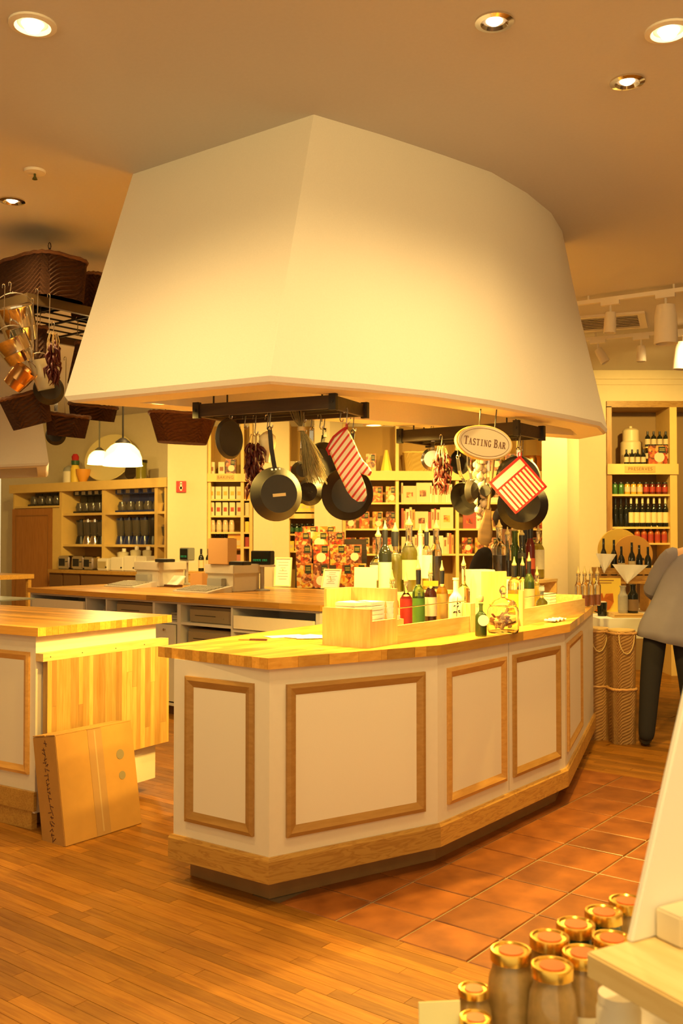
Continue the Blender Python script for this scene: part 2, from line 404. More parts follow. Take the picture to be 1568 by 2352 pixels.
# ================================================================ PLASTER HOOD over the bar
HB = 2.15
bot = [(-1.243, 4.383), (-.271, 3.822), (.114, 4.028), (.427, 4.245), (.70, 4.50), (.95, 4.78), (1.22, 5.08), (1.462, 5.382), (1.60, 5.75), (1.51, 6.061)]
top = [(-1.053, 4.925), (-.109, 4.224), (.20, 4.44), (.50, 4.67), (.78, 4.90), (1.02, 5.20), (1.22, 5.52), (1.36, 5.85), (1.42, 6.10), (1.36, 6.02)]
def frustum(bot, top, z0, z1, rim, zin, steps=10):
    bm = NB(); rings = []
    cx = sum(p[0] for p in bot)/len(bot); cy = sum(p[1] for p in bot)/len(bot)
    def inset(poly, d):
        n = len(poly); out = []
        for i in range(n):
            p0 = Vector(poly[i-1]); p1 = Vector(poly[i]); p2 = Vector(poly[(i+1) % n])
            e = (p1-p0).normalized(); f = (p2-p1).normalized()
            n1 = Vector((-e.y, e.x)); n2 = Vector((-f.y, f.x)); m = (n1+n2); m = m/max(.35, m.length_squared)*2
            out.append(p1+m*d)
        return [tuple(o) for o in out]
    bi = inset(bot, rim); b_edge = inset(bot, .022)
    for t in range(steps, 0, -1):
        f = t/steps; rings.append([bm.verts.new((b[0]*(1-f)+q[0]*f, b[1]*(1-f)+q[1]*f, z0+.03+(z1-z0-.03)*f)) for b, q in zip(bot, top)])
    rings.append([bm.verts.new((b[0], b[1], z0+.03)) for b in bot])
    q2 = inset(bot, .008); rings.append([bm.verts.new((b[0], b[1], z0+.009)) for b in q2])
    rings.append([bm.verts.new((b[0], b[1], z0)) for b in b_edge])
    rings.append([bm.verts.new((b[0], b[1], z0)) for b in bi])
    rings.append([bm.verts.new((b[0], b[1], zin)) for b in bi])
    n = len(bot)
    for a, b in zip(rings, rings[1:]):
        for k in range(n): bm.faces.new((a[k], a[(k+1) % n], b[(k+1) % n], b[k]))
    bm.faces.new(rings[-1]); bm.faces.new(rings[0])
    return bm
hood = obj('plaster_hood', frustum(bot, top, HB, CH, .17, HB+.14), PLAS)
m_ = hood.data
for p in m_.polygons: p.use_smooth = True
try: m_.set_sharp_from_angle(angle=math.radians(24))
except Exception: pass
tag(hood, 'large cream plaster canopy hanging from the ceiling over the bar, curved at its right end', 'hood')
def can(x, y, z, r=.055):
    t = lathe([(r+.018, 0), (r+.018, -.006), (r, -.008), (r*.9, .0)], 20)
    o = obj('trim_ring', t, WHITE, None, True, (x, y, z)); return o
hoodspots = [(930, 947), (858, 977), (1283, 988)]
for i, (x, y) in enumerate(hoodspots):
    p = atz(x, y, HB+.135)
    t = thing('recessed_light', ['round recessed lamp in the hood underside above the rack end', 'round recessed lamp in the hood underside right of the striped oven mitt',
              'round recessed lamp in the hood underside at its right end'][i], 'light', (p.x, p.y, HB+.1405))
    obj('trim_ring', lathe([(.075, 0), (.075, -.006), (.055, -.008), (.05, 0)], 20), WHITE, t, True)
    obj('lamp_lens', lathe([(0, -.003), (.05, -.003), (.05, 0), (0, 0)], 20), mat('lamp_glow', (1, .9, .7), .5, emit=(1, .72, .32), es=6), t)

# ceiling downlights in view
cl = [((75, 55), 'glowing ceiling downlight in the top left corner', 1), ((1135, 48), 'small ceiling downlight at the top edge, right of the hood peak', 0),
      ((1535, 70), 'glowing ceiling downlight in the top right corner', 1), ((1440, 186), 'small chrome ceiling downlight below the top right corner', 0),
      ((28, 460), 'small ceiling downlight above the wicker basket at left', 0)]
for (x, y), lb, big in cl:
    p = atz(x, y, CH); r = .065 if big else .05
    t = thing('ceiling_downlight', lb, 'light', (p.x, p.y, CH))
    obj('trim_ring', lathe([(r+.02, 0), (r+.02, -.008), (r, -.012), (r*.85, .0), (r*.85, 0)], 24), CHROME if not big else WHITE, t, True)
    obj('lamp_bulb', lathe([(0, -.03 if big else -.016), (r*.35, -.026 if big else -.012), (r*.6, -.002), (r*.6, 0)], 16),
        mat('bulb_big' if big else 'bulb_small', (1, .9, .7), .5, emit=(1, .80, .42), es=14 if big else 9), t, True)
p = atz(80, 392, CH)
t = thing('smoke_detector', 'small round white sprinkler plate with a green tip on the left of the ceiling', 'sprinkler', (p.x, p.y, CH))
obj('cover', lathe([(.055, 0), (.052, -.012), (.02, -.016), (0, -.016)], 20), WHITE, t, True)
obj('sprinkler_head', lathe([(0, -.05), (.014, -.045), (.006, -.03), (.006, -.014)], 8), mat('green_brass', (.12, .14, .04), .4, .6), t, True)

# track lighting at right
def track(p0, p1, heads, label):
    a = Vector((p0.x, p0.y, 0)); b = Vector((p1.x, p1.y, 0)); d = b-a
    t = thing('track_light', label, 'track light', (a.x, a.y, CH-.05), math.atan2(d.y, d.x))
    rail = bb(0, d.length+.8, -.018, .018, -.015, .015); [cyl(rail, (k, 0, .015), (k, 0, .05), .008, seg=8) for k in (.1, d.length)]
    obj('rail', rail, WHITE, t)
    for k, tilt, s in heads:
        h = bb(k-.07, k+.07, -.02, .02, -.045, -.015); cyl(h, (k, 0, -.045), (k, 0, -.11), .009, seg=8)
        hd = obj('lamp_head', h, WHITE, t)
        can_ = lathe([(0, .0), (.035*s, 0), (.042*s, -.04*s), (.045*s, -.15*s), (.038*s, -.15*s), (.03*s, -.06*s)], 20,
                     M=Matrix.Translation((k, 0, -.10)) @ Matrix.Rotation(tilt, 4, 'Y'))
        obj('lamp_can', can_, WHITE, hd, True)
track(atz(1322, 698, CH-.05), atz(1547, 668, CH-.05), [(.27, .05, 1.05), (.68, .0, 1.9)], 'white ceiling track with spot cans right of the hood, the nearer one')
track(atz(1342, 780, CH-.05), atz(1547, 762, CH-.05), [(.12, -.5, .95), (.50, 0, .95), (.86, .1, 1.6)], 'white ceiling track with three spot cans near the right wall, the farther one')
p = atz(1400, 738, CH)
t = thing('ceiling_vent', 'square white air vent in the ceiling between the two lamp tracks', 'vent', (p.x, p.y, CH), -.35)
v = NB(); [bb(*q, v) for q in ((-.3, .3, -.3, -.24, -.02, 0), (-.3, .3, .24, .3, -.02, 0), (-.3, -.24, -.24, .24, -.02, 0), (.24, .3, -.24, .24, -.02, 0))]
obj('frame', v, WHITE, t); obj('backing', bb(-.24, .24, -.24, .24, -.004, 0), mat('vent_dark', (.10, .07, .04), .9), t)
for k in range(7): obj('slat', box(NB(), 0, -.2+k*.065, -.012, .48, .035, .004, Matrix.Rotation(.6, 4, 'X')), WHITE, t)

# ================================================================ TASTING BAR
B = [Vector(q) for q in [(-.743, 4.392), (-.289, 4.067), (.464, 4.551), (1.314, 5.638), (1.644, 6.558), (1.93, 7.36)]]
BI = [Vector(q) for q in [(.80, 7.36), (-.05, 5.50)]]     # clerk side
Kp = [(-.675, 4.447), (-.295, 4.155), (.463, 4.655), (1.265, 5.682), (1.56, 6.56), (1.84, 7.28), (.9, 7.28), (.02, 5.50)]
BT = 1.037
bar = thing('tasting_bar', 'angular tasting bar with cream panelled sides and a thick butcher block top', 'counter', (0, 0, 0))
obj('toe_kick', prism(Kp, 0, .10), mat('kick_oak', (.30, .16, .055), .5, vary=.25, bscale=12), bar)
body = [tuple(b) for b in B]+[tuple(b) for b in BI]
obj('body', prism(body, .10, .99), WHITE, bar)
def seg_frame(P, Q): d = Q-P; return math.atan2(d.y, d.x), d.length
def picture_frame(u0, u1, z0, z1, wd, th, bev=True):
    """mitred moulding: four sloping bars around a rectangle, proud of the face (local x along the face, -y outwards)"""
    bm = NB()
    o = [(u0, z0), (u1, z0), (u1, z1), (u0, z1)]; i = [(u0+wd, z0+wd), (u1-wd, z0+wd), (u1-wd, z1-wd), (u0+wd, z1-wd)]
    m = [(u0+wd*.35, z0+wd*.35), (u1-wd*.35, z0+wd*.35), (u1-wd*.35, z1-wd*.35), (u0+wd*.35, z1-wd*.35)]
    lv = [[bm.verts.new((p[0], y, p[1])) for p in L] for L, y in ((o, 0.0), (o, -th*.75), (m, -th), (i, -th*.25), (i, 0))]
    for a, b in zip(lv, lv[1:]):
        for k in range(4): bm.faces.new((a[k], a[(k+1) % 4], b[(k+1) % 4], b[k]))
    return bm
FR = [(0, .079, .478, .277, .921), (1, .079, .815, .274, .917), (2, .080, .655, .274, .918), (2, .735, 1.300, .274, .918), (3, .08, .89, .28, .915)]
for i, u0, u1, z0, z1 in FR:
    a, L = seg_frame(B[i], B[i+1])
    e = obj('panel_moulding', picture_frame(u0, u1, z0, z1, .047, .018), OAKM, bar); e.location = (B[i].x, B[i].y, 0); e.rotation_euler = (0, 0, a)
    e = obj('panel', bb(u0+.046, u1-.046, -.004, .002, z0+.046, z1-.046), mat('panel_paint', (.82, .76, .64), .7, bump=.06, bscale=200), bar); e.location = (B[i].x, B[i].y, 0); e.rotation_euler = (0, 0, a)
a, L = seg_frame(B[2], B[3]); e = obj('joint', bb(.693, .697, -.0015, .001, .215, .985), mat('joint_line', (.45, .38, .28), .8), bar); e.location = (B[2].x, B[2].y, 0); e.rotation_euler = (0, 0, a)
def offs(poly, d):
    n = len(poly); out = []
    for i in range(n):
        p0, p1, p2 = Vector(poly[i-1]), Vector(poly[i]), Vector(poly[(i+1) % n])
        e = (p1-p0).normalized(); f = (p2-p1).normalized(); m = Vector((e.y, -e.x))+Vector((f.y, -f.x)); m = m/m.length_squared*2
        out.append(p1+m*d)
    return out
# base moulding boards: one board per face
ob = offs(body, .018); ib = offs(body, -.002); ot = offs(body, .010)
for i in range(5):
    bm = NB(); q = []
    for (P, z) in ((ib, .098), (ob, .098), (ob, .190), (ot, .205), (ib, .205)):
        q.append([bm.verts.new((P[i].x, P[i].y, z)), bm.verts.new((P[i+1].x, P[i+1].y, z))])
    for k in range(5):
        a_, b_ = q[k], q[(k+1) % 5]; bm.faces.new((a_[0], a_[1], b_[1], b_[0]))
    bm.faces.new([r[0] for r in q]); bm.faces.new([r[1] for r in q])
    an = math.atan2((B[i+1]-B[i]).y, (B[i+1]-B[i]).x); M = rz(-an) @ Matrix.Translation((-B[i].x, -B[i].y, 0)); bmesh.ops.transform(bm, matrix=M, verts=bm.verts[:])
    o = obj('base_board', bm, OAK, bar); o.location = (B[i].x, B[i].y, 0); o.rotation_euler = (0, 0, an)
# butcher block top cut into staves along the length
topo = [Vector(q) for q in [(-.83, 4.47), (-.292, 4.032), (.478, 4.525), (1.342, 5.625), (1.675, 6.55), (1.97, 7.40), (.78, 7.40), (-.106, 5.60)]]
def staves(poly, z0, z1, ang, wd, parent, mtl, seedv=1, lens=(.5, .8, 1.2), name='stave', gap=.0006):
    rr = random.Random(seedv); d = Vector((math.cos(ang), math.sin(ang))); n = Vector((-d.y, d.x))
    us = [p.dot(d) for p in poly]; vsx = [p.dot(n) for p in poly]; v = min(vsx)
    while v < max(vsx):
        u = min(us)-rr.random()*.8
        while u < max(us):
            L = rr.choice(lens)
            bm = prism([tuple(p) for p in poly], z0, z1)
            for co, no in ((d*(u+gap), -d), (d*(u+L-gap), d), (n*(v+gap), -n), (n*(v+wd-gap), n)):
                if not bm.faces: break
                r = bmesh.ops.bisect_plane(bm, geom=bm.verts[:]+bm.edges[:]+bm.faces[:], plane_co=(co.x, co.y, 0), plane_no=(no.x, no.y, 0), clear_outer=True)
                ed = [g for g in r['geom_cut'] if isinstance(g, bmesh.types.BMEdge)]
                if ed:
                    try: bmesh.ops.contextual_create(bm, geom=ed)
                    except Exception: pass
            if len(bm.verts) >= 6:
                bmesh.ops.transform(bm, matrix=rz(-ang), verts=bm.verts[:])
                o = obj(name, bm, mtl, parent); o.rotation_euler = (0, 0, ang)
            else: bm.free()
            u += L
        v += wd
top_o = obj('countertop', prism([tuple(p) for p in offs([tuple(q) for q in topo], -.004)], .991, BT-.003), MAPLE, bar)
staves(topo, .990, BT, math.radians(50), .046, top_o, MAPLE, 5, (.6, .9, 1.3))

def MW(t, v): return Vector(t.location) + t.rotation_euler.to_matrix() @ Vector(v)
# ---------------------------------------------------------------- bottles
def liq(name, col): return mat('liquid_'+name, col, .15, trans=.35, coat=.5)
def bottle(name, x, y, z, h, r, label, glass=None, liquid=None, fill=.55, lab=None, labz=(.12, .5), cap=None, stopper=True, shoulder=.62, neck=.32, extra=None, cat='bottle', group=None, capz=None):
    """h = height to the mouth; stopper/pourer on top"""
    t = thing(name, label, cat, (x, y, z), random.uniform(-.3, .3), group)
    glass = glass or GLASS; nr = r*neck
    sh = h*shoulder
    prof = [(0, .003), (r*.9, .0), (r, .008), (r, sh), (r*.93, sh+h*.045), (r*.66, sh+h*.10), (nr*1.1, sh+h*.16), (nr, sh+h*.20), (nr, h-.012), (nr*1.25, h-.010), (nr*1.25, h), (0, h)]
    obj('glass_body', lathe(prof, 20), glass, t, True)
    if liquid:
        fz = h*fill; lp = [(0, .006), (r*.93, .006)]
        if fz <= sh: lp += [(r*.93, fz), (0, fz)]
        else: lp += [(r*.93, sh), (r*.60, sh+h*.09), (r*.5, min(fz, sh+h*.12)), (0, min(fz, sh+h*.12))]
        obj('liquid', lathe(lp, 16), liquid, t, True)
    if lab:
        lm = lab if isinstance(lab, bpy.types.Material) else mat('label_%d_%d_%d' % tuple(int(c*99) for c in lab), lab, .6, vary=.12, bscale=60)
        z0, z1 = h*labz[0], h*labz[1]
        L = obj('label', lathe([(r+.0006, z0), (r+.0012, z0), (r+.0012, z1), (r+.0006, z1)], 20), lm, t, True)
    if cap: obj('neck_foil', lathe([(nr*1.06, h*.76), (nr*1.14, h*.76), (nr*1.32, h-.012), (nr*1.32, h+.002), (0, h+.002)], 14), cap, t, True)
    if stopper:
        obj('pourer', lathe([(nr*.9, h), (nr*1.15, h+.004), (nr*1.2, h+.012), (nr*.8, h+.02), (nr*.6, h+.028), (nr*.32, h+.042), (nr*.22, h+.055), (0, h+.057)], 12), mat('ivory_plastic', (.66, .54, .28), .35, trans=.3), t, True)
    return t
TZ = BT+.048   # top of the raised display trays
# local frame of the tray that runs along the front of the bar (segment two of the polygon)
trA = Vector((.144, 4.395)); trB = Vector((.728, 5.182)); TA = math.atan2((trB-trA).y, (trB-trA).x); TL = (trB-trA).length
T = (trA.x, trA.y, TA)
t = thing('bottle_tray', 'long pale wooden tray on the bar front that holds the row of short dressing bottles', 'tray', (trA.x, trA.y, BT), TA)
U0_ = .225
obj('front_board', bb(U0_, TL, 0, .016, 0, .085), PINE, t); obj('back_board', bb(U0_, TL, .30, .316, 0, .085), PINE, t)
obj('deck', bb(U0_, TL, .016, .30, .02, .045), PINE, t); obj('end_board', bb(U0_, U0_+.016, .016, .30, 0, .085), PINE, t)
e_ = bb(TL-.055, TL, -.004, .30, 0, .15); obj('end_post', e_, PINEV, t)
r_ = NB(); tube(r_, [(U0_+.04, .02, .085), (U0_+.04, .02, .165), (TL-.06, .02, .165)], .0028); obj('wire_rail', r_, STEEL, t)
# the pale wooden box at the left end
t = thing('napkin_box', 'pale wooden open box of napkins and cups, left end of the bar display', 'box', (trA.x, trA.y, BT), TA)
obj('front_panel', bb(-.235, -.0, -.0, .02, 0, .185, rot_ if False else None), PINEV, t) if False else None
bxw = atz(740, 1480, BT); dv = Vector((bxw.x-trA.x, bxw.y-trA.y)); ang_b = math.atan2(-dv.y, -dv.x)
t.location = (bxw.x, bxw.y, BT); t.rotation_euler = (0, 0, ang_b); BL_ = dv.length
obj('front_panel', bb(0, BL_, 0, .016, 0, .175), PINEV, t)
sd = Vector((math.cos(TA-ang_b), math.sin(TA-ang_b)))*.215
def slab(P, Q, th, z0, z1):
    P = Vector(P); Q = Vector(Q); d = (Q-P).normalized(); n = Vector((-d.y, d.x))*th
    return prism([tuple(P), tuple(Q), tuple(Q+n), tuple(P+n)], z0, z1)
obj('side_panel', slab((BL_, 0), Vector((BL_, 0))+sd, .014, 0, .12), PINEV, t)
obj('side_panel', slab((0.014, .014), Vector((.014, .014))+sd*1.0, .014, 0, .26), PINEV, t)
obj('back_panel', slab(sd*.98, sd*.98+Vector((BL_, 0)), .016, 0, .26), PINEV, t)
obj('bottom', prism([(.02, .018), (BL_-.02, .018), (BL_-.02+sd.x*.94, sd.y*.94), (.02+sd.x*.94, sd.y*.94)], .002, .012), PINE, t)
def BX(u, v): # inside box coordinates -> world
    q = Vector((u*BL_, .02))+sd*v; return W((bxw.x, bxw.y, ang_b), q.x, q.y)
for k, (u, v, n_) in enumerate(((.42, .30, 3), (.55, .72, 3))):
    for i in range(n_):
        p = BX(u, v); nap = bx(0, 0, 0, .13, .12, .012+.012*(i == 0), None, .003)
        z_ = BT+.012+.14*0 + (0.0)
    p = BX(u, v)
    t = thing('napkin_stack', ['front stack of white paper napkins in the pale wooden box', 'rear stack of white paper napkins in the pale wooden box'][k], 'napkins', (p.x, p.y, BT+.012), TA)
    for i in range(9): obj('napkin', bx(random.uniform(-.002, .002), random.uniform(-.002, .002), .0105+i*.021, .13, .115, .0195, rz(random.uniform(-.04, .04)), .003), PAPER, t)
for i, (u, v) in enumerate(((.45, .52), (.70, .55), (.88, .60))):
    p = BX(u, v)
    if i: p = BX(u, .93)
    t = thing('paper_cup_stack', ['left stack of small white tasting cups in the wooden box', 'middle stack of small white tasting cups in the wooden box', 'right stack of small white tasting cups in the wooden box'][i], 'cups', (p.x, p.y, BT+.012))
    for k in range(6): obj('cup', lathe([(.017, 0), (.023, .045), (.0245, .046), (.0235, .047), (.0165, .002), (0, .002)], 16, M=Matrix.Translation((0, 0, k*.028))), PAPER, t, True)
p = W(T, U0_+.05, .04)
t = thing('card_holder', 'small pale wooden block holding cards beside the red-labelled bottle', 'card holder', (p.x, p.y, TZ), TA)
obj('block', bx(0, 0, .032, .055, .05, .064), PINE, t); obj('cards', bx(-.004, 0, .045, .006, .046, .075), PAPER, t)
p = W(T, -.05, .02)
t = thing('note_block', 'pinkish note paper block at the corner of the wooden napkin box', 'paper', (W(T, .02, -.0).x, 0, 0), TA)
q = W(T, -.012, .02); t.location = (q.x+.0, q.y, TZ+.04*0+BT*0)
q = W(T, .11, .055); t.location = (q.x, q.y, BT+.012)
obj('sheets', bx(0, 0, .045, .06, .10, .09), mat('pink_paper', (.80, .60, .45), .8), t)
# sign card in the box
p = aty(838, 1400, 4.86)
t = thing('sign_card', 'blank cream sign card standing behind the napkins at the left of the bottles', 'sign', (p.x, p.y, BT+.012), -.25)
obj('card', bx(0, 0, .17, .115, .004, .34, Matrix.Rotation(-.08, 4, 'X')), YPAPER, t); obj('foot', bx(0, .02, .01, .10, .06, .02), PINE, t)

G2 = mat('olive_oil', (.30, .27, .03), .12, trans=.35, coat=.4); AMB = mat('amber_oil', (.80, .42, .03), .12, trans=.3); DRK = mat('balsamic', (.02, .012, .012), .15, coat=.4)
REDV = mat('red_vinegar', (.09, .012, .008), .12, trans=.1); YEL = mat('yellow_oil', (.78, .60, .06), .12, trans=.35)
BLF = mat('black_foil', (.012, .013, .02), .35, coat=.3)
def bar_bottle(px_, ybase, ymouth, Y, halfw, lb, base=None, **k):
    """px column, rows of base and mouth at depth Y"""
    z0 = base if base is not None else TZ
    x = (px_-777)/F*Y; zt = CAMH-(ymouth-1232.7)/F*Y; r = halfw/F*Y
    return bottle('bottle', x, Y, z0, zt-z0, r, lb, **k)
def trU(px_, back, T=None):
    T = T or globals()['T']; s = (px_-777)/F; P = Vector(W(T, 0, back).xy); d = Vector((math.cos(T[2]), math.sin(T[2]))); return (s*P.y-P.x)/(d.x-s*d.y)
def trY(px_, back):   # depth of the tray centre line under a picture column
    s = (px_-777)/F
    P = Vector((T[0], T[1])) + Vector((-math.sin(TA), math.cos(TA)))*back; d = Vector((math.cos(TA), math.sin(TA)))
    u = (s*P.y-P.x)/(d.x-s*d.y); return P.y+u*d.y
gF = 'short dressing bottles in the front row of the bar tray'
bar_bottle(900, 0, 1335, trY(900, .10), 15.5, 'short bottle of yellow oil with an orange label, leftmost in the front row', liquid=YEL, fill=.62, lab=(0.70, 0.28, 0.02), labz=(.12, .52), group=gF, shoulder=.56)
bar_bottle(932, 0, 1338, trY(932, .07), 14, 'short bottle with a tall crimson label in the front row', liquid=REDV, fill=.5, lab=(0.33, 0.02, 0.02), labz=(.08, .66), group=gF, shoulder=.64)
bar_bottle(960.5, 0, 1310, trY(960, .07), 14.5, 'dark green bottle with a leafy green label in the front row', glass=GLASSG, liquid=DRK, fill=.55, lab=(0.05, 0.16, 0.02), labz=(.08, .52), cap=BLF, group=gF, shoulder=.60)
t = bar_bottle(988, 0, 1318, trY(988, .07), 14.5, 'bottle of red brown vinegar with a white label and orange neck tag', liquid=REDV, fill=.64, lab=(0.55, 0.47, 0.37), labz=(.20, .56), group=gF, shoulder=.60)
obj('neck_tag', bb(-.038, .038, -.016, -.012, .205, .232), mat('orange_tag', (.85, .33, .02), .7), t)
bar_bottle(1014.5, 0, 1312, trY(1014, .07), 13.5, 'bottle of golden oil with a tan label and black neck in the front row', liquid=AMB, fill=.62, lab=(0.33, 0.22, 0.06), labz=(.08, .58), cap=BLF, group=gF, shoulder=.60)
t = bar_bottle(1046, 0, 1327, trY(1046, .08), 16, 'white ceramic bottle printed with a dark sprig, right of the golden oil', glass=mat('white_ceramic', (.86, .80, .68), .25, coat=.4), stopper=False, shoulder=.52, neck=.36)
sp = NB(); rr_ = random.Random(4)
for k in range(11):
    a_ = -PI/2+rr_.uniform(-.55, .55); zz = .05+.075*rr_.random(); R_ = .0380
    box(sp, R_*math.cos(a_), R_*math.sin(a_), zz, .011, .001, .005, rz(a_+PI/2) @ Matrix.Rotation(rr_.uniform(-1.2, 1.2), 4, 'Y'))
cyl(sp, (0, -.0382, .035), (.004, -.0382, .14), .0012, seg=5); obj('sprig_print', sp, BLK, t); t.rotation_euler = (0, 0, 0)
bar_bottle(1064, 0, 1300, trY(1064, .22), 15, 'clear glass decanter with a stopper behind the white ceramic bottle', liquid=G2, fill=.22, shoulder=.50)
t2 = bar_bottle(1103.5, 0, 1385, 4.93, 13.5, 'small green oil bottle with a round white label alone on the bar front', base=BT, glass=GLASSG, liquid=G2, fill=.68, shoulder=.60, stopper=False)
obj('oval_label', lathe([(0, 0), (.028, 0), (.028, .0012), (0, .0012)], 20, M=Matrix.Translation((.008, -.0305, .082)) @ Matrix.Rotation(PI/2, 4, 'X')), mat('label_cream', (.85, .80, .66), .6), t2)
obj('cork', lathe([(.010, .172), (.014, .18), (.014, .20), (.008, .208), (0, .208)], 12), mat('cork', (.66, .46, .22), .8), t2, True); t2.rotation_euler = (0, 0, 0)
# tall rear row, on a raised step
t = thing('bottle_step', 'raised pale wooden step carrying the tall bottles behind the front row', 'shelf', (*W(T, 0, .40).xy, BT), TA)
ua, ub = trU(868, .60)-.06, trU(1001, .5)+.07
obj('deck', bb(ua, ub, 0, .28, .165, .185), PINE, t); [obj('riser', bb(a_, a_+.018, 0.004, .276, 0, .165), PINE, t) for a_ in (ua, (ua+ub)/2, ub-.018)]
SZ = BT+.185; gB = 'tall bottles in the rear row of the bar display'
def rb(px_, ym, back, hw, lb, **k): return bar_bottle(px_, 0, ym, trY(px_, back), hw, lb, base=SZ, group=gB, **k)
rb(868, 1233, .60, 19, 'tall clear bottle with a pale label and little green oil, leftmost in rear row', liquid=G2, fill=.22, lab=(0.56, 0.53, 0.41), labz=(.24, .50), shoulder=.50)
rb(884, 1218, .52, 15, 'dark bottle with a small white label, second in the rear row', glass=GLASSD, lab=(0.51, 0.47, 0.36), labz=(.1, .5), cap=BLF)
rb(907, 1222, .60, 17, 'wide clear flask of dark olive oil with a black stopper in the rear row', liquid=G2, fill=.62, cap=BLF, shoulder=.52, neck=.4)
rb(939, 1207, .54, 19, 'big swing-top oil bottle with grey label in rear row', liquid=G2, fill=.60, lab=(0.31, 0.30, 0.19), labz=(.18, .48), shoulder=.58, neck=.4)
rb(965, 1225, .60, 15, 'frosted cream bottle in the rear row, right of the big swing-top bottle', glass=mat('frosted_cream', (.85, .80, .60), .4, trans=.2), lab=(0.67, 0.66, 0.55), labz=(.2, .6))
rb(979, 1222, .56, 13, 'slim clear bottle with a black cap and cream label in the rear row', lab=(0.67, 0.62, 0.48), labz=(.2, .6), cap=BLF, liquid=YEL, fill=.3)
rb(1001, 1215, .54, 13, 'slim tall bottle half full of dark vinegar, right end of the rear row', liquid=DRK, fill=.55, neck=.5)
# boards and bag behind
p = atz(1105, 1400, BT); 
t = thing('paper_carton', 'plain cream carton behind the white ceramic bottle', 'box', (aty(1098, 1300, 5.75).x, 5.75, BT), .35)
obj('carton', bx(0, 0, .155, .16, .12, .31, None, .003), mat('cream_card', (.78, .66, .44), .7, vary=.08, bscale=20), t)
obj('printed_mark', bx(-.03, -.0606, .12, .035, .001, .05), mat('grey_ink', (.35, .33, .26), .8), t)
t = thing('board_display', 'upright pale wooden board behind the glass cookie jar', 'board', (aty(1134, 1300, 5.45).x, 5.45, BT), .32)
obj('board', bx(0, 0, .155, .150, .022, .31, None, .002), PINEV, t)
obj('foot', bx(0, .03, .012, .12, .05, .024), PINE, t)
# glass jar of biscuits
p = aty(1155, 1400, 5.12)
t = thing('cookie_jar', 'clear glass jar of dried bread pieces with a knobbed lid on the bar front', 'jar', (p.x, 5.12, BT))
R_ = 36/F*5.12
obj('glass_body', lathe([(0, .0), (R_*.93, 0), (R_, .015), (R_, .115), (R_*.9, .135), (R_*.82, .14), (R_*.80, .14), (R_*.88, .13), (R_*.97, .112), (R_*.97, .018), (R_*.9, .006), (0, .006)], 28), GLASS, t, True)
ld = obj('lid', lathe([(R_*.86, .142), (R_*.9, .148), (R_*.7, .168), (R_*.3, .180), (.012, .186), (.010, .20), (.018, .21), (.021, .222), (.015, .236), (.005, .246), (0, .247)], 24), GLASS, t, True)
rr_ = random.Random(9)
bm = [mat('biscuit%d' % k, c, .8, vary=.2, bscale=50) for k, c in enumerate([(.66, .44, .2), (.50, .26, .11), (.75, .60, .34), (.40, .16, .07)])]
for k in range(34):
    a_ = rr_.uniform(0, 6.28); r_ = R_*.72*math.sqrt(rr_.random()); z_ = .018+.09*rr_.random()
    b_ = NB(); M_ = Matrix.Rotation(rr_.uniform(-1, 1), 4, 'X') @ Matrix.Rotation(rr_.uniform(-1, 1), 4, 'Y') @ rz(rr_.uniform(0, 3))
    box(b_, 0, 0, 0, .030, .016, .010, M_, .003); o = obj('biscuit', b_, bm[k % 4], t); o.location = (r_*math.cos(a_), r_*math.sin(a_), z_)
# second tray at the right of the bar
q0 = atz(1203, 1437, BT); q1 = atz(1343, 1408, BT); T2 = (q0.x, q0.y, math.atan2(q1.y-q0.y, q1.x-q0.x)); L2 = (q1-q0).length
t = thing('bottle_tray', 'second pale wooden tray at the right end of the bar carrying the oil bottles', 'tray', (q0.x, q0.y, BT), T2[2])
obj('front_board', bb(0, L2, 0, .016, 0, .095), PINE, t); obj('deck', bb(-.20, L2, .016, .46, .02, .045), PINE, t); obj('back_board', bb(-.20, L2, .46, .476, 0, .085), PINE, t)
obj('end_board', bb(L2-.016, L2, .016, .46, 0, .12), PINE, t); obj('end_post', bb(-.03, 0.0, -.004, .02, 0, .20), PINEV, t)
r_ = NB(); tube(r_, [(.03, .02, .085), (.03, .02, .155), (L2*.55, .02, .155)], .0028); obj('wire_rail', r_, STEEL, t)
def trY2(px_, back):
    s = (px_-777)/F; P = Vector(W(T2, 0, back).xy); d = Vector((math.cos(T2[2]), math.sin(T2[2])))
    u = (s*P.y-P.x)/(d.x-s*d.y); return P.y+u*d.y
gR = 'oil bottles at the right end of the bar'
def r2(px_, ym, back, hw, lb, z=TZ, **k): return bar_bottle(px_, 0, ym, trY2(px_, back), hw, lb, base=z, group=gR, **k)
t = thing('bottle_step', 'second raised wooden step under the tall bottles at the right end of the bar', 'shelf', (*W(T2, 0, .49).xy, BT), T2[2])
ua, ub = trU(1146, .60, T2)-.06, trU(1236, .62, T2)+.06
obj('deck', bb(ua, ub, 0, .28, .165, .185), PINE, t); [obj('riser', bb(a_, a_+.018, .004, .276, 0, .165), PINE, t) for a_ in (ua, (ua+ub)/2, ub-.018)]
r2(1180, 1300, .14, 15, 'bottle of yellow oil with a yellow label and black neck, left of the right tray', liquid=YEL, fill=.5, lab=(0.66, 0.39, 0.02), labz=(.1, .42), cap=BLF)
r2(1199, 1300, .12, 13, 'clear bottle with black neck and grey label, second in the right tray', liquid=YEL, fill=.2, lab=(0.39, 0.34, 0.23), labz=(.1, .35), cap=BLF)
r2(1214, 1290, .07, 12, 'dark green bottle with a square tan label in front of the right tray', glass=GLASSG, liquid=DRK, fill=.6, lab=(0.43, 0.33, 0.19), labz=(.1, .48), cap=BLF)
r2(1232, 1322, .16, 12, 'yellow green oil bottle behind the round decanter', liquid=YEL, fill=.7)
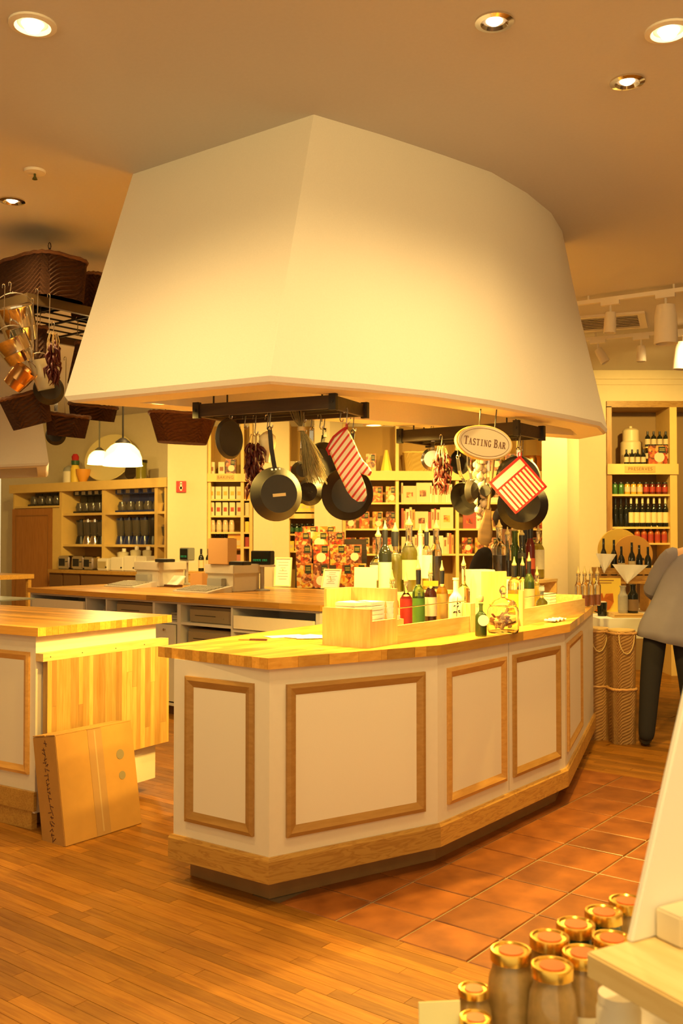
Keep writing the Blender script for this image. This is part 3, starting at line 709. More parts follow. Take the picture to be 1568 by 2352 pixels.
t = r2(1243, 1345, .08, 13, 'squat round decanter with a grey blue stopper in the right tray', liquid=G2, fill=.55, shoulder=.34, neck=.36, stopper=False)
obj('stopper', lathe([(.008, .10), (.010, .115), (.018, .125), (.017, .145), (.008, .152), (0, .152)], 12), mat('blue_stopper', (.34, .40, .46), .3), t, True)
r2(1146, 1212, .60, 16, 'tall clear bottle with dark vinegar behind the wooden board', SZ, liquid=DRK, fill=.5, neck=.4)
r2(1165, 1228, .62, 9, 'slim clear bottle half full of dark vinegar behind the right tray', SZ, liquid=DRK, fill=.45, neck=.6)
r2(1182, 1220, .66, 11, 'slim green bottle with herbs behind the right tray', SZ, glass=GLASSG, liquid=G2, fill=.7, neck=.6)
r2(1198, 1230, .58, 9, 'black bottle with a small white dot label at the right of the bar', SZ, glass=GLASSD, cap=BLF, neck=.6, lab=(0.04, 0.04, 0.04), labz=(.5, .62))
r2(1206, 1208, .70, 9, 'dark brown bottle, taller of the pair beside the black bottle', SZ, glass=GLASSD, cap=BLF, neck=.6)
r2(1217, 1208, .60, 11, 'dark wine red bottle behind the dark green one', SZ, glass=mat('red_glass', (.10, .012, .012), .08), cap=BLF, neck=.5, lab=(0.47, 0.09, 0.05), labz=(.2, .4))
r2(1236, 1222, .62, 13, 'yellow green bottle with a tall white label, rightmost of the tall bottles', SZ, liquid=YEL, fill=.7, lab=(0.62, 0.58, 0.45), labz=(.2, .62))
# things right of the tray
p = W(T2, L2-.08, .25)
t = thing('napkin_stack', 'stack of white napkins at the right end of the bar tray', 'napkins', (p.x, p.y, TZ-.003), T2[2])
for i in range(4): obj('napkin', bx(0, 0, .0105+i*.021, .12, .12, .0195, rz(random.uniform(-.05, .05)), .003), PAPER, t)
def framed(nm, lb, x, y, z, w, h, rotz, tilt=-.2, fm=None, ink=None, cat='sign'):
    t = thing(nm, lb, cat, (x, y, z), rotz); R = Matrix.Translation((0, 0, .0)) @ Matrix.Rotation(tilt, 4, 'X'); b_ = NB()
    for q in ((-w/2, -w/2+.014, 0, h), (w/2-.014, w/2, 0, h), (-w/2+.014, w/2-.014, 0, .014), (-w/2+.014, w/2-.014, h-.014, h)): bb(q[0], q[1], -.006, .008, q[2], q[3], b_)
    bmesh.ops.transform(b_, matrix=R, verts=b_.verts[:]); obj('frame', b_, fm or OAK, t)
    s_ = bb(-w/2+.014, w/2-.014, 0, .004, .014, h-.014); bmesh.ops.transform(s_, matrix=R, verts=s_.verts[:]); pg = obj('sheet', s_, PAPER, t)
    l_ = NB()
    for k in range(7):
        ww = w*random.uniform(.3, .6); zz = h*.82-k*h*.095
        if zz > .03: bb(-ww/2, ww/2, -.001, .0, zz, zz+.004, l_)
    bmesh.ops.transform(l_, matrix=R, verts=l_.verts[:]); obj('writing', l_, mat('grey_ink', (.35, .33, .26), .8), pg)
    st = NB(); cyl(st, (0, .01, h*.6), (0, .01+h*.35, .003), .004, seg=6); obj('easel_leg', st, fm or OAK, t); return t
p = W(T2, L2*.60, .36); framed('framed_notice', 'small wooden framed notice leaning at the right end of the bar, beside the pillar', p.x+.04, p.y+.1, BT+.045, .11, .20, -.1)
p = W(T2, L2*.32, .40); framed('framed_notice', 'narrow pale framed card between the bottles and the leaning notice', p.x, p.y, BT+.045, .08, .23, .1, -.05, PINEV)
# papers lying on the bar
p = atz(665, 1463, BT)
t = thing('paper_sheets', 'white printed sheets lying on the bar top left of the napkin box', 'paper', (p.x, p.y, BT+.001), 0)
for k, (dx, dy, a_) in enumerate(((-.02, .02, .5), (.08, .0, .9), (.13, -.05, .2))):
    s_ = obj('sheet', bx(dx, dy, .001+k*.0012, .20, .11, .001, rz(a_)), PAPER, t)
p = atz(583, 1471, BT)
t = thing('cutting_tool', 'thin dark knife sharpener lying flat on the left of the bar top', 'tool', (p.x, p.y, BT), -.12)
obj('blade', bb(-.02, .065, -.012, .012, 0, .008), mat('dark_red_metal', (.13, .06, .04), .4, .5), t); obj('handle', bb(-.075, -.02, -.008, .008, 0, .006), OAK, t)
p = atz(1275, 1427, BT)
t = thing('folded_cloth', 'crumpled white paper towel on the bar edge at the right', 'cloth', (p.x, p.y, BT+.012), T2[2])
c_ = NB(); bmesh.ops.create_grid(c_, x_segments=22, y_segments=8, size=.5)
for v in c_.verts: v.co = Vector((v.co.x*.19, v.co.y*.07, .006*math.sin(v.co.x*19)*math.cos(v.co.y*7)+.002))
bmesh.ops.solidify(c_, geom=c_.faces[:], thickness=.006); obj('towel', c_, PAPER, t, True)

# ================================================================ POT RACKS under the hood
def hook(bm, x, y, z, L=.085):
    """S-hook hanging from (x,y,z) down to z-L"""
    pts = []
    for k in range(7): a_ = PI-k*PI/6*1.0; pts.append((x+.011*math.cos(a_)+.011, y, z+.011*math.sin(a_)))
    pts = [(x+.018*0, y, z)]+[(x+.001, y, z-.2*L)]
    pts = [(x-.012, y, z-.012), (x-.012, y, z+.004), (x-.006, y, z+.012), (x+.002, y, z+.010), (x+.004, y, z), (x+.001, y, z-L*.5), (x-.002, y, z-L+.012), (x+.004, y, z-L+.002), (x+.012, y, z-L+.004), (x+.015, y, z-L+.016)]
    tube(bm, pts, .0028, 6)
def rack(P0, P1, P2, label, zt, zb):
    a_ = math.atan2(P1.y-P0.y, P1.x-P0.x); L = (P1.xy-P0.xy).length; D = (P2.xy-P1.xy).length
    t = thing('pot_rack', label, 'pot rack', (P0.x, P0.y, 0), a_)
    obj('side_bar', bb(0, L, 0, .022, zb, zt), DARKW, t); obj('side_bar', bb(0, L, D-.022, D, zb, zt), DARKW, t)
    obj('end_bar', bb(-.0, .022, .022, D-.022, zb, zt), DARKW, t); obj('end_bar', bb(L-.022, L, .022, D-.022, zb, zt), DARKW, t)
    for k in (.33, .66): 
        g_ = NB(); cyl(g_, (0.01, D*k, zb+.012), (L-.01, D*k, zb+.012), .006, seg=8); obj('cross_rod', g_, BLACKM, t)
    for x, y in ((0, 0), (L, 0), (0, D), (L, D)):
        br = bb(x-.016, x+.016, y-.012, y+.012, zb-.008, zt+.008); cyl(br, (x, y-.013, (zb+zt)/2), (x, y-.02, (zb+zt)/2), .007, seg=8)
        obj('corner_bracket', br, BLACKM, t)
        h_ = NB(); cyl(h_, (x*.8+L*.1, y*.35+D*.1, zt-.02), (x*.8+L*.1, y*.35+D*.1, HB+.14), .004, seg=6); obj('hanger_rod', h_, BLACKM, t)
    return (P0.x, P0.y, a_), L, t
RZ0, RZ1 = 2.145, 2.205
R1, L1_, D1_ = rack(aty(452, 938, 4.40), aty(765, 921, 4.10), aty(838, 925, 4.10)+Vector((.0, .30, 0)), 'dark wooden pot rack under the near half of the hood', 2.145, 2.088)
R2, L2_, D2_ = rack(aty(918, 998, 5.30), aty(1186, 990, 4.90), aty(1186, 990, 4.90)+Vector((.18, .26, 0)), 'dark wooden pot rack under the far half of the hood behind the oval sign', 2.125, 2.062)
# ---------------------------------------------------------------- hanging things
def add_hook(rk, T_, p, ztop):
    """steel S-hook from the rack down to the world point p; a part of the rack"""
    L = max(.05, ztop-p.z); c, s_ = math.cos(T_[2]), math.sin(T_[2]); dx, dy = p.x-T_[0], p.y-T_[1]
    b_ = NB(); hook(b_, 0, 0, L, L+.004)
    o = obj('hook', b_, STEEL, rk, True); o.location = (dx*c+dy*s_, -dx*s_+dy*c, p.z)
def RX(a_): return Matrix.Rotation(a_, 4, 'X')
def pan(name, label, cx, cy, Y, R, dep, yaw, face=1, hl=.2, tilt=0., roll=0., m1=None, m2=None, hm=None, rk=None, ztop=2.095, group=None, tagm=None, rivets=True, flat=.72):
    """round pan hanging by its handle. face=1 shows its underside, -1 its inside; (cx,cy) picture centre at depth Y"""
    kf = .93 if Y < 4.8 else .91; R *= kf; dep *= kf; hl *= kf
    c = aty(cx, cy, Y); t = thing(name, label, 'pan', c, 0, group, (tilt, roll, yaw))
    M = RX(PI/2) if face > 0 else RX(-PI/2)    # lathe axis to local -y
    M = Matrix.Translation((0, 0, 0)) @ M
    prof = [(0, dep), (R*flat*.97, dep), (R*flat, dep-.004), (R*.99, .004), (R*1.005, 0), (R*.985, -.002), (R*(flat-.02), dep-.006), (0, dep-.006)]
    b_ = lathe(prof[:5], 36, M=M); b2 = lathe(prof[4:], 36, M=M)
    obj('pan_body', b_, m1 or PANM, t, True); obj('pan_inside', b2, m2 or PANIN, t, True)
    if hl:
        sgn = -1 if face > 0 else 1
        hb = NB(); pts = [(0, sgn*dep*.35, R*.93), (0, sgn*.004, R+.03), (0, -sgn*.006, R+hl*.5), (0, -sgn*.004, R+hl)]
        for (a_, b__) in zip(pts, pts[1:]):
            a_ = Vector(a_); b__ = Vector(b__); d_ = b__-a_
            box(hb, *((a_+b__)/2), .020, .007, d_.length+.006, Matrix.Rotation(-math.atan2(d_.y, d_.z), 4, 'X'), .002)
        rg = [(0.008*math.cos(k*PI/5), -sgn*.004, R+hl+.008+.010*math.sin(k*PI/5)) for k in range(10)]
        tube(hb, rg, .003, 6, True); obj('handle', hb, hm or STEEL, t)
        if rivets:
            rv = NB(); [cyl(rv, (x, sgn*(dep*.55), R*.90), (x, sgn*(dep*.55+.006), R*.905), .005, seg=8) for x in (-.018, 0, .018)]; obj('rivets', rv, STEEL, t)
    if tagm: obj('sticker', bx(0, -dep-.001, -.005, R*.50, .002, .014), tagm, t)
    if rk:
        tp = MW(t, (0, 0, R+hl+.012)); add_hook(rk[2], rk[0], tp, ztop)
    return t
def ristra(label, px_, y0, y1, Y, wpx, rk, seedv=2, n=110):
    a = aty(px_, y0, Y); b = aty(px_, y1, Y); L = a.z-b.z; Rr = wpx/2/F*Y
    t = thing('chili_string', label, 'dried chilies', (a.x, a.y, a.z)); rr = random.Random(seedv)
    st = NB(); tube(st, [(0, 0, .0), (.004, 0, -L*.4), (0, 0, -L*.85)], .004); obj('cord', st, mat('raffia', (.62, .45, .2), .8), t)
    ms = []
    for v in range(4):
        k_ = NB(); c_ = v*.01; tube(k_, [(0, 0, 0), (.010, 0, -.012), (.018+c_*.4, .003, -.032), (.017, .004, -.052-c_)], [.003, .0085, .007, .0012], 6); 
        me = bpy.data.meshes.new('chili'); bmesh.ops.recalc_face_normals(k_, faces=k_.faces[:]); k_.to_mesh(me); k_.free(); me.materials.append(CHILI)
        for p in me.polygons: p.use_smooth = True
        ms.append(me)
    for k in range(n):
        f = rr.random(); o = bpy.data.objects.new('chili', ms[k % 4]); C.objects.link(o); o.parent = t
        env = Rr*(.55+.75*math.sin(min(1, f*1.15+.1)*PI)**.7)
        a_ = rr.uniform(0, 2*PI); r_ = env*.45*rr.random()
        o.location = (r_*math.cos(a_), r_*math.sin(a_), -L*(.10+.76*f)); o.rotation_euler = (rr.uniform(-.35, .35), rr.uniform(-.3, .5), a_)
    rf = NB()
    for k in range(9):
        a_ = k*.7; tube(rf, [(0, 0, 0), (.02*math.cos(a_), .02*math.sin(a_), .012), (.032*math.cos(a_), .032*math.sin(a_), -.03), (.026*math.cos(a_), .026*math.sin(a_), -.08-.02*(k % 3))], .0016, 4)
    obj('raffia_bow', rf, mat('raffia', (.62, .45, .2), .8), t); add_hook(rk[2], rk[0], a+Vector((0, 0, .012)), 2.095 if a.y < 4.7 else 2.066)
    return t
K1_ = (R1, L1_, D1_); K2_ = (R2, L2_, D2_)
def hk(rk): return (rk[0], rk[1], rk[2])
pan('flat_griddle', 'small round griddle hanging edge-on at the left end of the near rack', 526, 1008, 4.44, .100, .014, .95, 1, .0, m1=PANM, rivets=False, flat=.9, roll=.12)
add_hook(D1_, R1, aty(527, 962, 4.44), 2.095)
ristra('dried red chili string with raffia bow under the left part of the near rack', 586, 1003, 1138, 4.44, 62, K1_, 2, 130)
a = aty(614, 992, 4.46); t = thing('gourd', 'pale cream gourd hanging right of the near chili string', 'gourd', a)
obj('gourd_body', lathe([(0, -.145), (.012, -.142), (.014, -.12), (.022, -.10), (.036, -.07), (.042, -.045), (.037, -.02), (.02, -.004), (.004, .004), (0, .004)], 20), mat('gourd_skin', (.86, .74, .44), .45), t, True); add_hook(D1_, R1, a+Vector((0, 0, .008)), 2.095)
pan('skillet', 'grey skillet hanging underside out with a small pale sticker, lowest of the near rack', 634, 1135, 4.30, .130, .045, .38, 1, .175, rk=K1_, tagm=mat('gold_sticker', (.80, .58, .24), .4), hm=BLACKM, roll=-.10)
pan('saucepan', 'small black saucepan hanging behind the grey skillet handle', 690, 1082, 4.46, .048, .06, .2, 1, .13, rk=K1_, m1=BLACKM, roll=.08)
pan('frying_pan', 'small black frying pan low behind the herb bunch, between the two big pans', 712, 1130, 4.56, .070, .035, -.3, 1, .24, rk=K1_, m1=IRON, rivets=False, roll=.02)
pan('wok', 'dark wok hanging half hidden behind the herb bunch and the striped mitt', 744, 1062, 4.60, .105, .05, .5, -1, .05, rk=K1_, m1=BLACKM, m2=PANIN, hm=BLACKM)
pan('skillet', 'big black nonstick pan with its inside towards the room, behind the striped mitt', 797, 1134, 4.46, .133, .048, -.28, -1, .165, rk=K1_, m1=BLACKM, hm=BLACKM, roll=.10)
# herb bunch
a = aty(692, 985, 4.30); t = thing('herb_bunch', 'bunch of dried brown herbs tied with straw, hanging left of the striped mitt', 'dried herbs', a)
hb = NB(); rr_ = random.Random(5)
for k in range(240):
    f = rr_.random(); a_ = rr_.uniform(0, 6.28); s_ = .055*math.sqrt(rr_.random())
    dx = .075*f+.0; L_ = rr_.uniform(.12, .25)
    p1 = (rr_.uniform(-.008, .008), rr_.uniform(-.008, .008), 0); p2 = (s_*math.cos(a_)*.5+.03, s_*math.sin(a_)*.5, -L_*.5); p3 = (s_*math.cos(a_)+.065*L_/.25+.01, s_*math.sin(a_), -L_)
    tube(hb, [p1, p2, p3], [.0014, .0018, .0009], 3)
for k in range(80):
    a_ = rr_.uniform(0, 6.28); s_ = .030*rr_.random(); tube(hb, [(0, 0, 0), (s_*math.cos(a_)-.012, s_*math.sin(a_), .045), (s_*math.cos(a_)*1.3-.02, s_*math.sin(a_)*1.3, .085)], .0016, 3)
o = obj('stems', hb, mat('dried_herb', (.30, .24, .10), .9, vary=.5, bscale=90), t); o['kind'] = 'stuff'
obj('straw_tie', lathe([(.016, -.01), (.019, 0), (.016, .01)], 12), mat('raffia', (.62, .45, .2), .8), t, True); add_hook(D1_, R1, a+Vector((.008, 0, .03)), 2.095)
# striped mitt
def outline_pad(name, pts, th, m, parent, M=None, bevel=True):
    """soft pad from an outline in local x/z, thickness along y, puffed in the middle"""
    n = len(pts); cx = sum(p[0] for p in pts)/n; cz = sum(p[1] for p in pts)/n; bm_ = NB(); rings = []
    for (s_, y) in ((.55, -th*.5), (.88, -th*.42), (1., -th*.12), (1., th*.12), (.88, th*.42), (.55, th*.5)):
        rings.append([bm_.verts.new((cx+(p[0]-cx)*s_, y, cz+(p[1]-cz)*s_)) for p in pts])
    for a_, b__ in zip(rings, rings[1:]):
        for k in range(n): bm_.faces.new((a_[k], a_[(k+1) % n], b__[(k+1) % n], b__[k]))
    for r_ in (rings[0], rings[-1]): bm_.faces.new(r_)
    if M is not None: bmesh.ops.transform(bm_, matrix=M, verts=bm_.verts[:])
    return obj(name, bm_, m, parent, True)
STR = stripes('red_white_stripe', (.62, .05, .04), (.80, .70, .54), 40, 0, .36)
a = aty(796, 980, 4.22); s_ = 4.22/F
def P2(l): return [((x-796)*s_, -(y-980)*s_) for x, y in l]
t = thing('oven_mitt', 'red and white striped oven mitt hanging over the big black pan', 'oven mitt', a, 0)
mp = P2([(796, 984), (790, 988), (768, 1004), (752, 1030), (762, 1052), (772, 1078), (784, 1102), (796, 1128), (808, 1144), (822, 1153), (836, 1152), (842, 1138), (839, 1118), (832, 1098), (828, 1088), (840, 1092), (850, 1094), (854, 1084), (846, 1070), (834, 1058), (824, 1040), (814, 1016), (804, 996)])
ob_ = outline_pad('mitt_body', mp, .045, STR, t)
# stripes run across the palm: rotate object frame of the pad so its x axis follows the stripes
ang_ = .644
me_ = ob_.data; me_.transform(Matrix.Rotation(-ang_, 4, 'Y')); ob_.rotation_euler = (0, ang_, 0)
cuff = NB(); q = P2([(795, 982), (780, 992), (766, 1004), (757, 1018), (750, 1032), (756, 1045)]); tube(cuff, [(x, -.012, z) for x, z in q], .0055, 6); tube(cuff, [(x, .012, z) for x, z in q], .0055, 6)
q = P2([(795, 982), (797, 988)]); tube(cuff, [(x, 0, z) for x, z in q]+[(.004, 0, .014), (0, 0, .016), (-.004, 0, .002)], .003, 5)
obj('cuff_binding', cuff, RED, t, True); add_hook(D1_, R1, a+Vector((0, -.0, .012)), 2.095); add_hook(D1_, R1, a+Vector((-.028, .06, .03)), 2.095)
for x in (562, 735): add_hook(D1_, R1, aty(x, 985, 4.44), 2.095)

# far rack
ristra('second dried red chili string hanging left of the oval sign', 1014, 1030, 1118, 5.14, 44, K2_, 8, 90)
pan('sieve', 'round grey steel strainer hanging behind the second chili string', 994, 1055, 5.30, .072, .03, -.2, 1, .05, m1=STEEL, m2=CREAMD, rk=K2_, rivets=False, ztop=2.066)
pan('frying_pan', 'black frying pan hanging high behind the left edge of the oval sign', 1056, 1062, 5.34, .075, .03, .5, -1, .05, m1=BLACKM, rk=K2_, ztop=2.066)
pan('sauce_pot', 'black open pot tilted beneath the oval sign, the lower left one', 1066, 1146, 5.12, .098, .085, -.75, -1, .14, m1=IRON, rk=K2_, flat=.85, ztop=2.066, tilt=.25)
pan('frying_pan', 'small dark frying pan leaning in front of the tilted black pot', 1080, 1128, 5.02, .070, .028, .95, 1, .15, m1=PANM, rk=K2_, ztop=2.066, roll=-.1)
pan('saucepan', 'small dark saucepan hanging right of the garlic braid', 1120, 1128, 5.10, .045, .06, -.4, 1, .14, m1=BLACKM, rk=K2_, ztop=2.066)
pan('griddle', 'large round grey griddle behind the striped pot holder', 1190, 1100, 5.12, .134, .02, .1, 1, .03, m1=PANM, rk=K2_, flat=.93, ztop=2.066, rivets=False)
pan('skillet', 'largest black skillet at the right end of the far rack below the striped pot holder', 1200, 1160, 5.26, .150, .055, -.22, 1, .08, m1=IRON, m2=PANIN, rk=K2_, ztop=2.066)
t = thing('paddle', 'dark wooden paddle hanging low above the tall bottles, left of the biggest skillet', 'paddle', aty(1121, 1165, 5.05), 0, None, (0, .12, .1))
outline_pad('blade', [(-.016, 0), (-.022, -.05), (-.040, -.13), (-.036, -.18), (-.015, -.20), (.015, -.20), (.036, -.18), (.040, -.13), (.022, -.05), (.016, 0)], .012, wood('walnut', (.16, .09, .03), (.09, .05, .02), .5), t)
b_ = NB(); tube(b_, [(0, 0, -.01), (0, 0, .10), (0, 0, .27)], [.010, .008, .007], 8); obj('handle', b_, mat('walnut_plain', (.14, .08, .03), .5), t, True)
add_hook(D2_, R2, MW(t, (0, 0, .27)), 2.066)
# garlic braid
a = aty(1100, 1050, 5.10); t = thing('garlic_braid', 'long braid of grey purple garlic bulbs below the oval sign', 'garlic', a); rr_ = random.Random(3)
b_ = NB(); tube(b_, [(0, 0, .02), (.006, 0, -.12), (.012, 0, -.30)], .009, 6); obj('braid', b_, mat('straw', (.46, .38, .22), .9), t)
g_ = lathe([(0, -.022), (.014, -.020), (.021, -.008), (.020, .004), (.009, .016), (.004, .026), (0, .027)], 12); gm = None
for k in range(19):
    zz = -.02-.016*k; a_ = k*2.2
    if gm is None: o = obj('garlic_bulb', g_, mat('garlic_skin', (.52, .42, .36), .6, vary=.3, bscale=60), t, True); gm = o.data
    else: o = bpy.data.objects.new('garlic_bulb', gm); C.objects.link(o); o.parent = t
    o.location = (.020*math.cos(a_)+.012*k/19, .020*math.sin(a_), zz); o.rotation_euler = (rr_.uniform(-.6, .6), rr_.uniform(-.6, .6), 0)
add_hook(D2_, R2, a+Vector((0, 0, .02)), 2.066)
# pot holder: a square on its corner
a = aty(1193, 1050, 4.92); s_ = 4.92/F; side = .20
t = thing('pot_holder', 'red and cream striped pot holder hanging by its corner right of the oval sign', 'pot holder', a, 0, None, (0, .07, 0))
q = Matrix.Rotation(PI/4, 4, 'Y')
pc = NB(); box(pc, 0, 0, 0, side, .010, side, None, .004); o = obj('quilted_pad', pc, CREAMC, t); o.rotation_euler = (0, PI/4, 0); o.location = (0, 0, -side*.7071)
def child_box(nm, x0, x1, z0, z1, y0, y1, m): 
    e = obj(nm, bb(x0, x1, y0, y1, z0, z1, None, .0015), m, o); return e
h = side/2
for q in ((-h-.005, h+.005, h-.006, h+.006), (-h-.005, h+.005, -h-.006, -h+.006), (-h-.006, -h+.006, -h, h), (h-.006, h+.006, -h, h)): child_box('binding', q[0], q[1], q[2], q[3], -.008, .008, RED)
child_box('binding', -h+.048, -h+.056, -h, h, -.008, -.004, RED)
for k in range(8):
    zc = -h+.020+k*.0222; child_box('stripe', -h+.056, h-.004, zc, zc+.0095, -.0072, -.0045, RED)
b_ = NB(); tube(b_, [(.006, 0, -.006), (.008, 0, .018), (0, 0, .03), (-.008, 0, .018), (-.006, 0, -.006)], .003, 6); obj('hanging_loop', b_, RED, t, True); add_hook(D2_, R2, a+Vector((0, 0, .028)), 2.066)

# oval sign
a = aty(1110, 1017, 4.60); sw = 70/F*4.60; sh = 40/F*4.60
t = thing('oval_sign', 'oval cream sign reading TASTING BAR hanging from the hood edge on two rods', 'sign', a, 0, None, (0, .10, .28))
def ell(rx, rz_, n=48): return [(rx*math.cos(2*PI*k/n), rz_*math.sin(2*PI*k/n)) for k in range(n)]
def plate(pts, y0, y1):
    b_ = NB(); A_ = [b_.verts.new((x, y0, z)) for x, z in pts]; B_ = [b_.verts.new((x, y1, z)) for x, z in pts]; n = len(pts)
    b_.faces.new(A_); b_.faces.new(B_); [b_.faces.new((A_[k], A_[(k+1) % n], B_[(k+1) % n], B_[k])) for k in range(n)]; return b_
SGN = mat('sign_cream', (.66, .56, .38), .6)
obj('edge_board', plate(ell(sw, sh), -.012, .014), mat('sign_gold', (.78, .50, .14), .45), t, True); obj('face_board', plate(ell(sw*.95, sh*.93), -.017, -.012), SGN, t, True)
INK = mat('sign_ink', (.17, .07, .035), .7); b_ = NB(); tube(b_, [(x, -.0175, z) for x, z in ell(sw*.86, sh*.80, 64)], .0011, 5, True); obj('border_line', b_, INK, t)
def glyph(bm_, ch, x, z, h, w):
    """condensed serif capitals out of bars"""
    y = -.0178; st = w*.26; th_ = w*.09
    def bar_(x0, z0, x1, z1, wd):
        d = Vector((x1-x0, 0, z1-z0)); L = d.length; a_ = math.atan2(d.x, d.z)
        box(bm_, x+(x0+x1)/2*w, y, z+(z0+z1)/2*h, wd, .0012, math.hypot((x1-x0)*w, (z1-z0)*h), Matrix.Rotation(math.atan2((x1-x0)*w, (z1-z0)*h), 4, 'Y'))
    def ser(cx, zz, ww=.42): box(bm_, x+cx*w, y, z+zz*h, ww*w, .0012, h*.055)
    def arc(cx, cz, rx, rz__, a0, a1, n=8, wd=None):
        P = [(cx+rx*math.cos(a0+(a1-a0)*k/n), cz+rz__*math.sin(a0+(a1-a0)*k/n)) for k in range(n+1)]
        for p, q in zip(P, P[1:]): bar_(p[0], p[1], q[0]+(q[0]-p[0])*.15, q[1]+(q[1]-p[1])*.15, wd or st*.8)
    if ch == 'T': bar_(.5, 0, .5, 1, st); bar_(.06, .97, .94, .97, th_*1.2); bar_(.08, .97, .08, .78, th_*1.3); bar_(.92, .97, .92, .78, th_*1.3); ser(.5, .03, .55)
    if ch == 'I': bar_(.5, 0, .5, 1, st); ser(.5, .03, .6); ser(.5, .97, .6)
    if ch == 'A': bar_(.5, 1, .85, 0, st); bar_(.5, 1, .15, 0, th_*1.3); bar_(.28, .36, .72, .36, th_*1.2); ser(.14, .03, .34); ser(.86, .03, .40)
    if ch == 'N': bar_(.16, 0, .16, 1, th_*1.4); bar_(.84, 0, .84, 1, th_*1.4); bar_(.16, 1, .84, 0, st); ser(.16, .03, .36); ser(.84, .97, .36); ser(.12, .97, .26)
    if ch == 'S': arc(.5, .74, .30, .24, .3, PI+.6, 8); arc(.5, .26, .32, .25, PI/2+.0, -PI*.85, 9); bar_(.30, .60, .68, .44, st); bar_(.80, 1, .80, .76, th_*1.3); bar_(.18, 0, .18, .26, th_*1.3)
    if ch == 'G': arc(.54, .5, .38, .48, .9, 2*PI-.6, 14); bar_(.84, .42, .84, .08, st*.9); ser(.80, .44, .42); bar_(.86, .98, .86, .72, th_*1.3)
    if ch in 'BR': bar_(.24, 0, .24, 1, st); ser(.20, .03, .42); ser(.20, .97, .42); arc(.44, .74, .34, .235, PI/2, -PI/2, 7); bar_(.24, .97, .46, .97, th_*1.2); bar_(.24, .51, .46, .51, th_*1.2)
    if ch == 'B': arc(.46, .26, .38, .245, PI/2, -PI/2, 7); bar_(.24, .03, .48, .03, th_*1.2)
    if ch == 'R': bar_(.48, .50, .88, .0, st); ser(.90, .03, .26)
def text_w(chars): return sum(w for _, _, w in chars)
seq = [('T', 1.0, 1.15)]+[(c, .80, .95) for c in 'ASTING']+[(' ', 1, .55), ('B', 1.0, 1.15)]+[(c, .80, .98) for c in 'AR']
tot = sum(q[2] for q in seq); u_ = sw*1.50/tot; x = -sw*.75; cap = sh*.46; b_ = NB()
for ch, hs, adv in seq:
    if ch != ' ': glyph(b_, ch, x+u_*.06, -cap*.48, cap*hs, u_*(adv-.12))
    x += u_*adv
obj('lettering', b_, INK, t)
for x in (-.030, .052):
    b_ = NB(); cyl(b_, (x, 0, sh*.93), (x, 0, HB-a.z+.06), .0032, seg=8); obj('hanging_rod', b_, BLACKM, t)

# ================================================================ ISLAND with drop leaf, left
IX, IY, IA = -1.587, 5.12, 1.0
isl = thing('kitchen_island', 'cream panelled work island at left with a butcher block top and hinged drop leaf', 'counter', (IX, IY, 0), IA)
obj('body', bb(0, .905, .012, 1.9, .085, 1.022), WHITE, isl)
obj('toe_kick', bb(.06, .84, .10, 1.84, 0, .085), mat('kick_oak', (.30, .16, .055), .5), isl)
b_ = bb(-.018, 0, .0, 1.9, .10, .20); o = obj('base_board', b_, OAK, isl)
b_ = bb(-.006, .03, .03, 1.9, .0, .10); o = obj('lower_board', b_, OAK, isl)
e = obj('panel_moulding', picture_frame(-1.25, -.055, .285, .93, .045, .018), OAKM, isl); e.location = (0, 0, 0); e.rotation_euler = (0, 0, -PI/2)
e = obj('panel', bb(-1.2, -.10, -.004, .002, .33, .885), mat('panel_paint', (.8, .7, .6), .7), isl); e.rotation_euler = (0, 0, -PI/2)
c0, s0 = math.cos(IA), math.sin(IA)
tp = [Vector((IX+x*c0-y*s0, IY+x*s0+y*c0)) for x, y in ((-.035, -.045), (.985, -.045), (.985, 1.95), (-.035, 1.95))]
top_i = obj('countertop', prism([tuple(p) for p in offs([tuple(q) for q in tp], -.004)], 1.021, 1.062), MAPLE, None); 
tp_l = [Vector((-.035, -.045)), Vector((.985, -.045)), Vector((.985, 1.95)), Vector((-.035, 1.95))]
bpy.data.objects.remove(top_i)
top_i = obj('countertop', prism([tuple(p) for p in offs([tuple(q) for q in tp_l], -.004)], 1.021, 1.062), MAPLE, isl)
staves(tp_l, 1.020, 1.065, PI/2, .042, top_i, MAPLE, 8, (.7, 1.0, 1.4))
rail = obj('leaf_rail', bb(.0, .955, -.045, .012, .885, .927), PINE, isl)
b_ = NB(); [cyl(b_, (x, -.0455, .906), (x, -.044, .906), .0035, seg=8) for x in (.05, .27, .52, .75)]; obj('screws', b_, BLACKM, rail)
leaf = obj('drop_leaf', bb(.032, .958, -.043, -.008, .302, .882), MAPLEV, isl)
rr_ = random.Random(6); x = .030
while x < .955:
    w_ = rr_.choice((.03, .038, .045, .055)); w_ = min(w_, .960-x)
    zc = .30
    cuts = sorted([rr_.uniform(.36, .84)]) if rr_.random() < .6 else []
    for z0, z1 in zip([.30]+cuts, cuts+[.885]): obj('stave', bb(x+.0004, x+w_-.0004, -.0455, -.0425, z0+.0004, z1-.0004), MAPLEV, leaf)
    x += w_
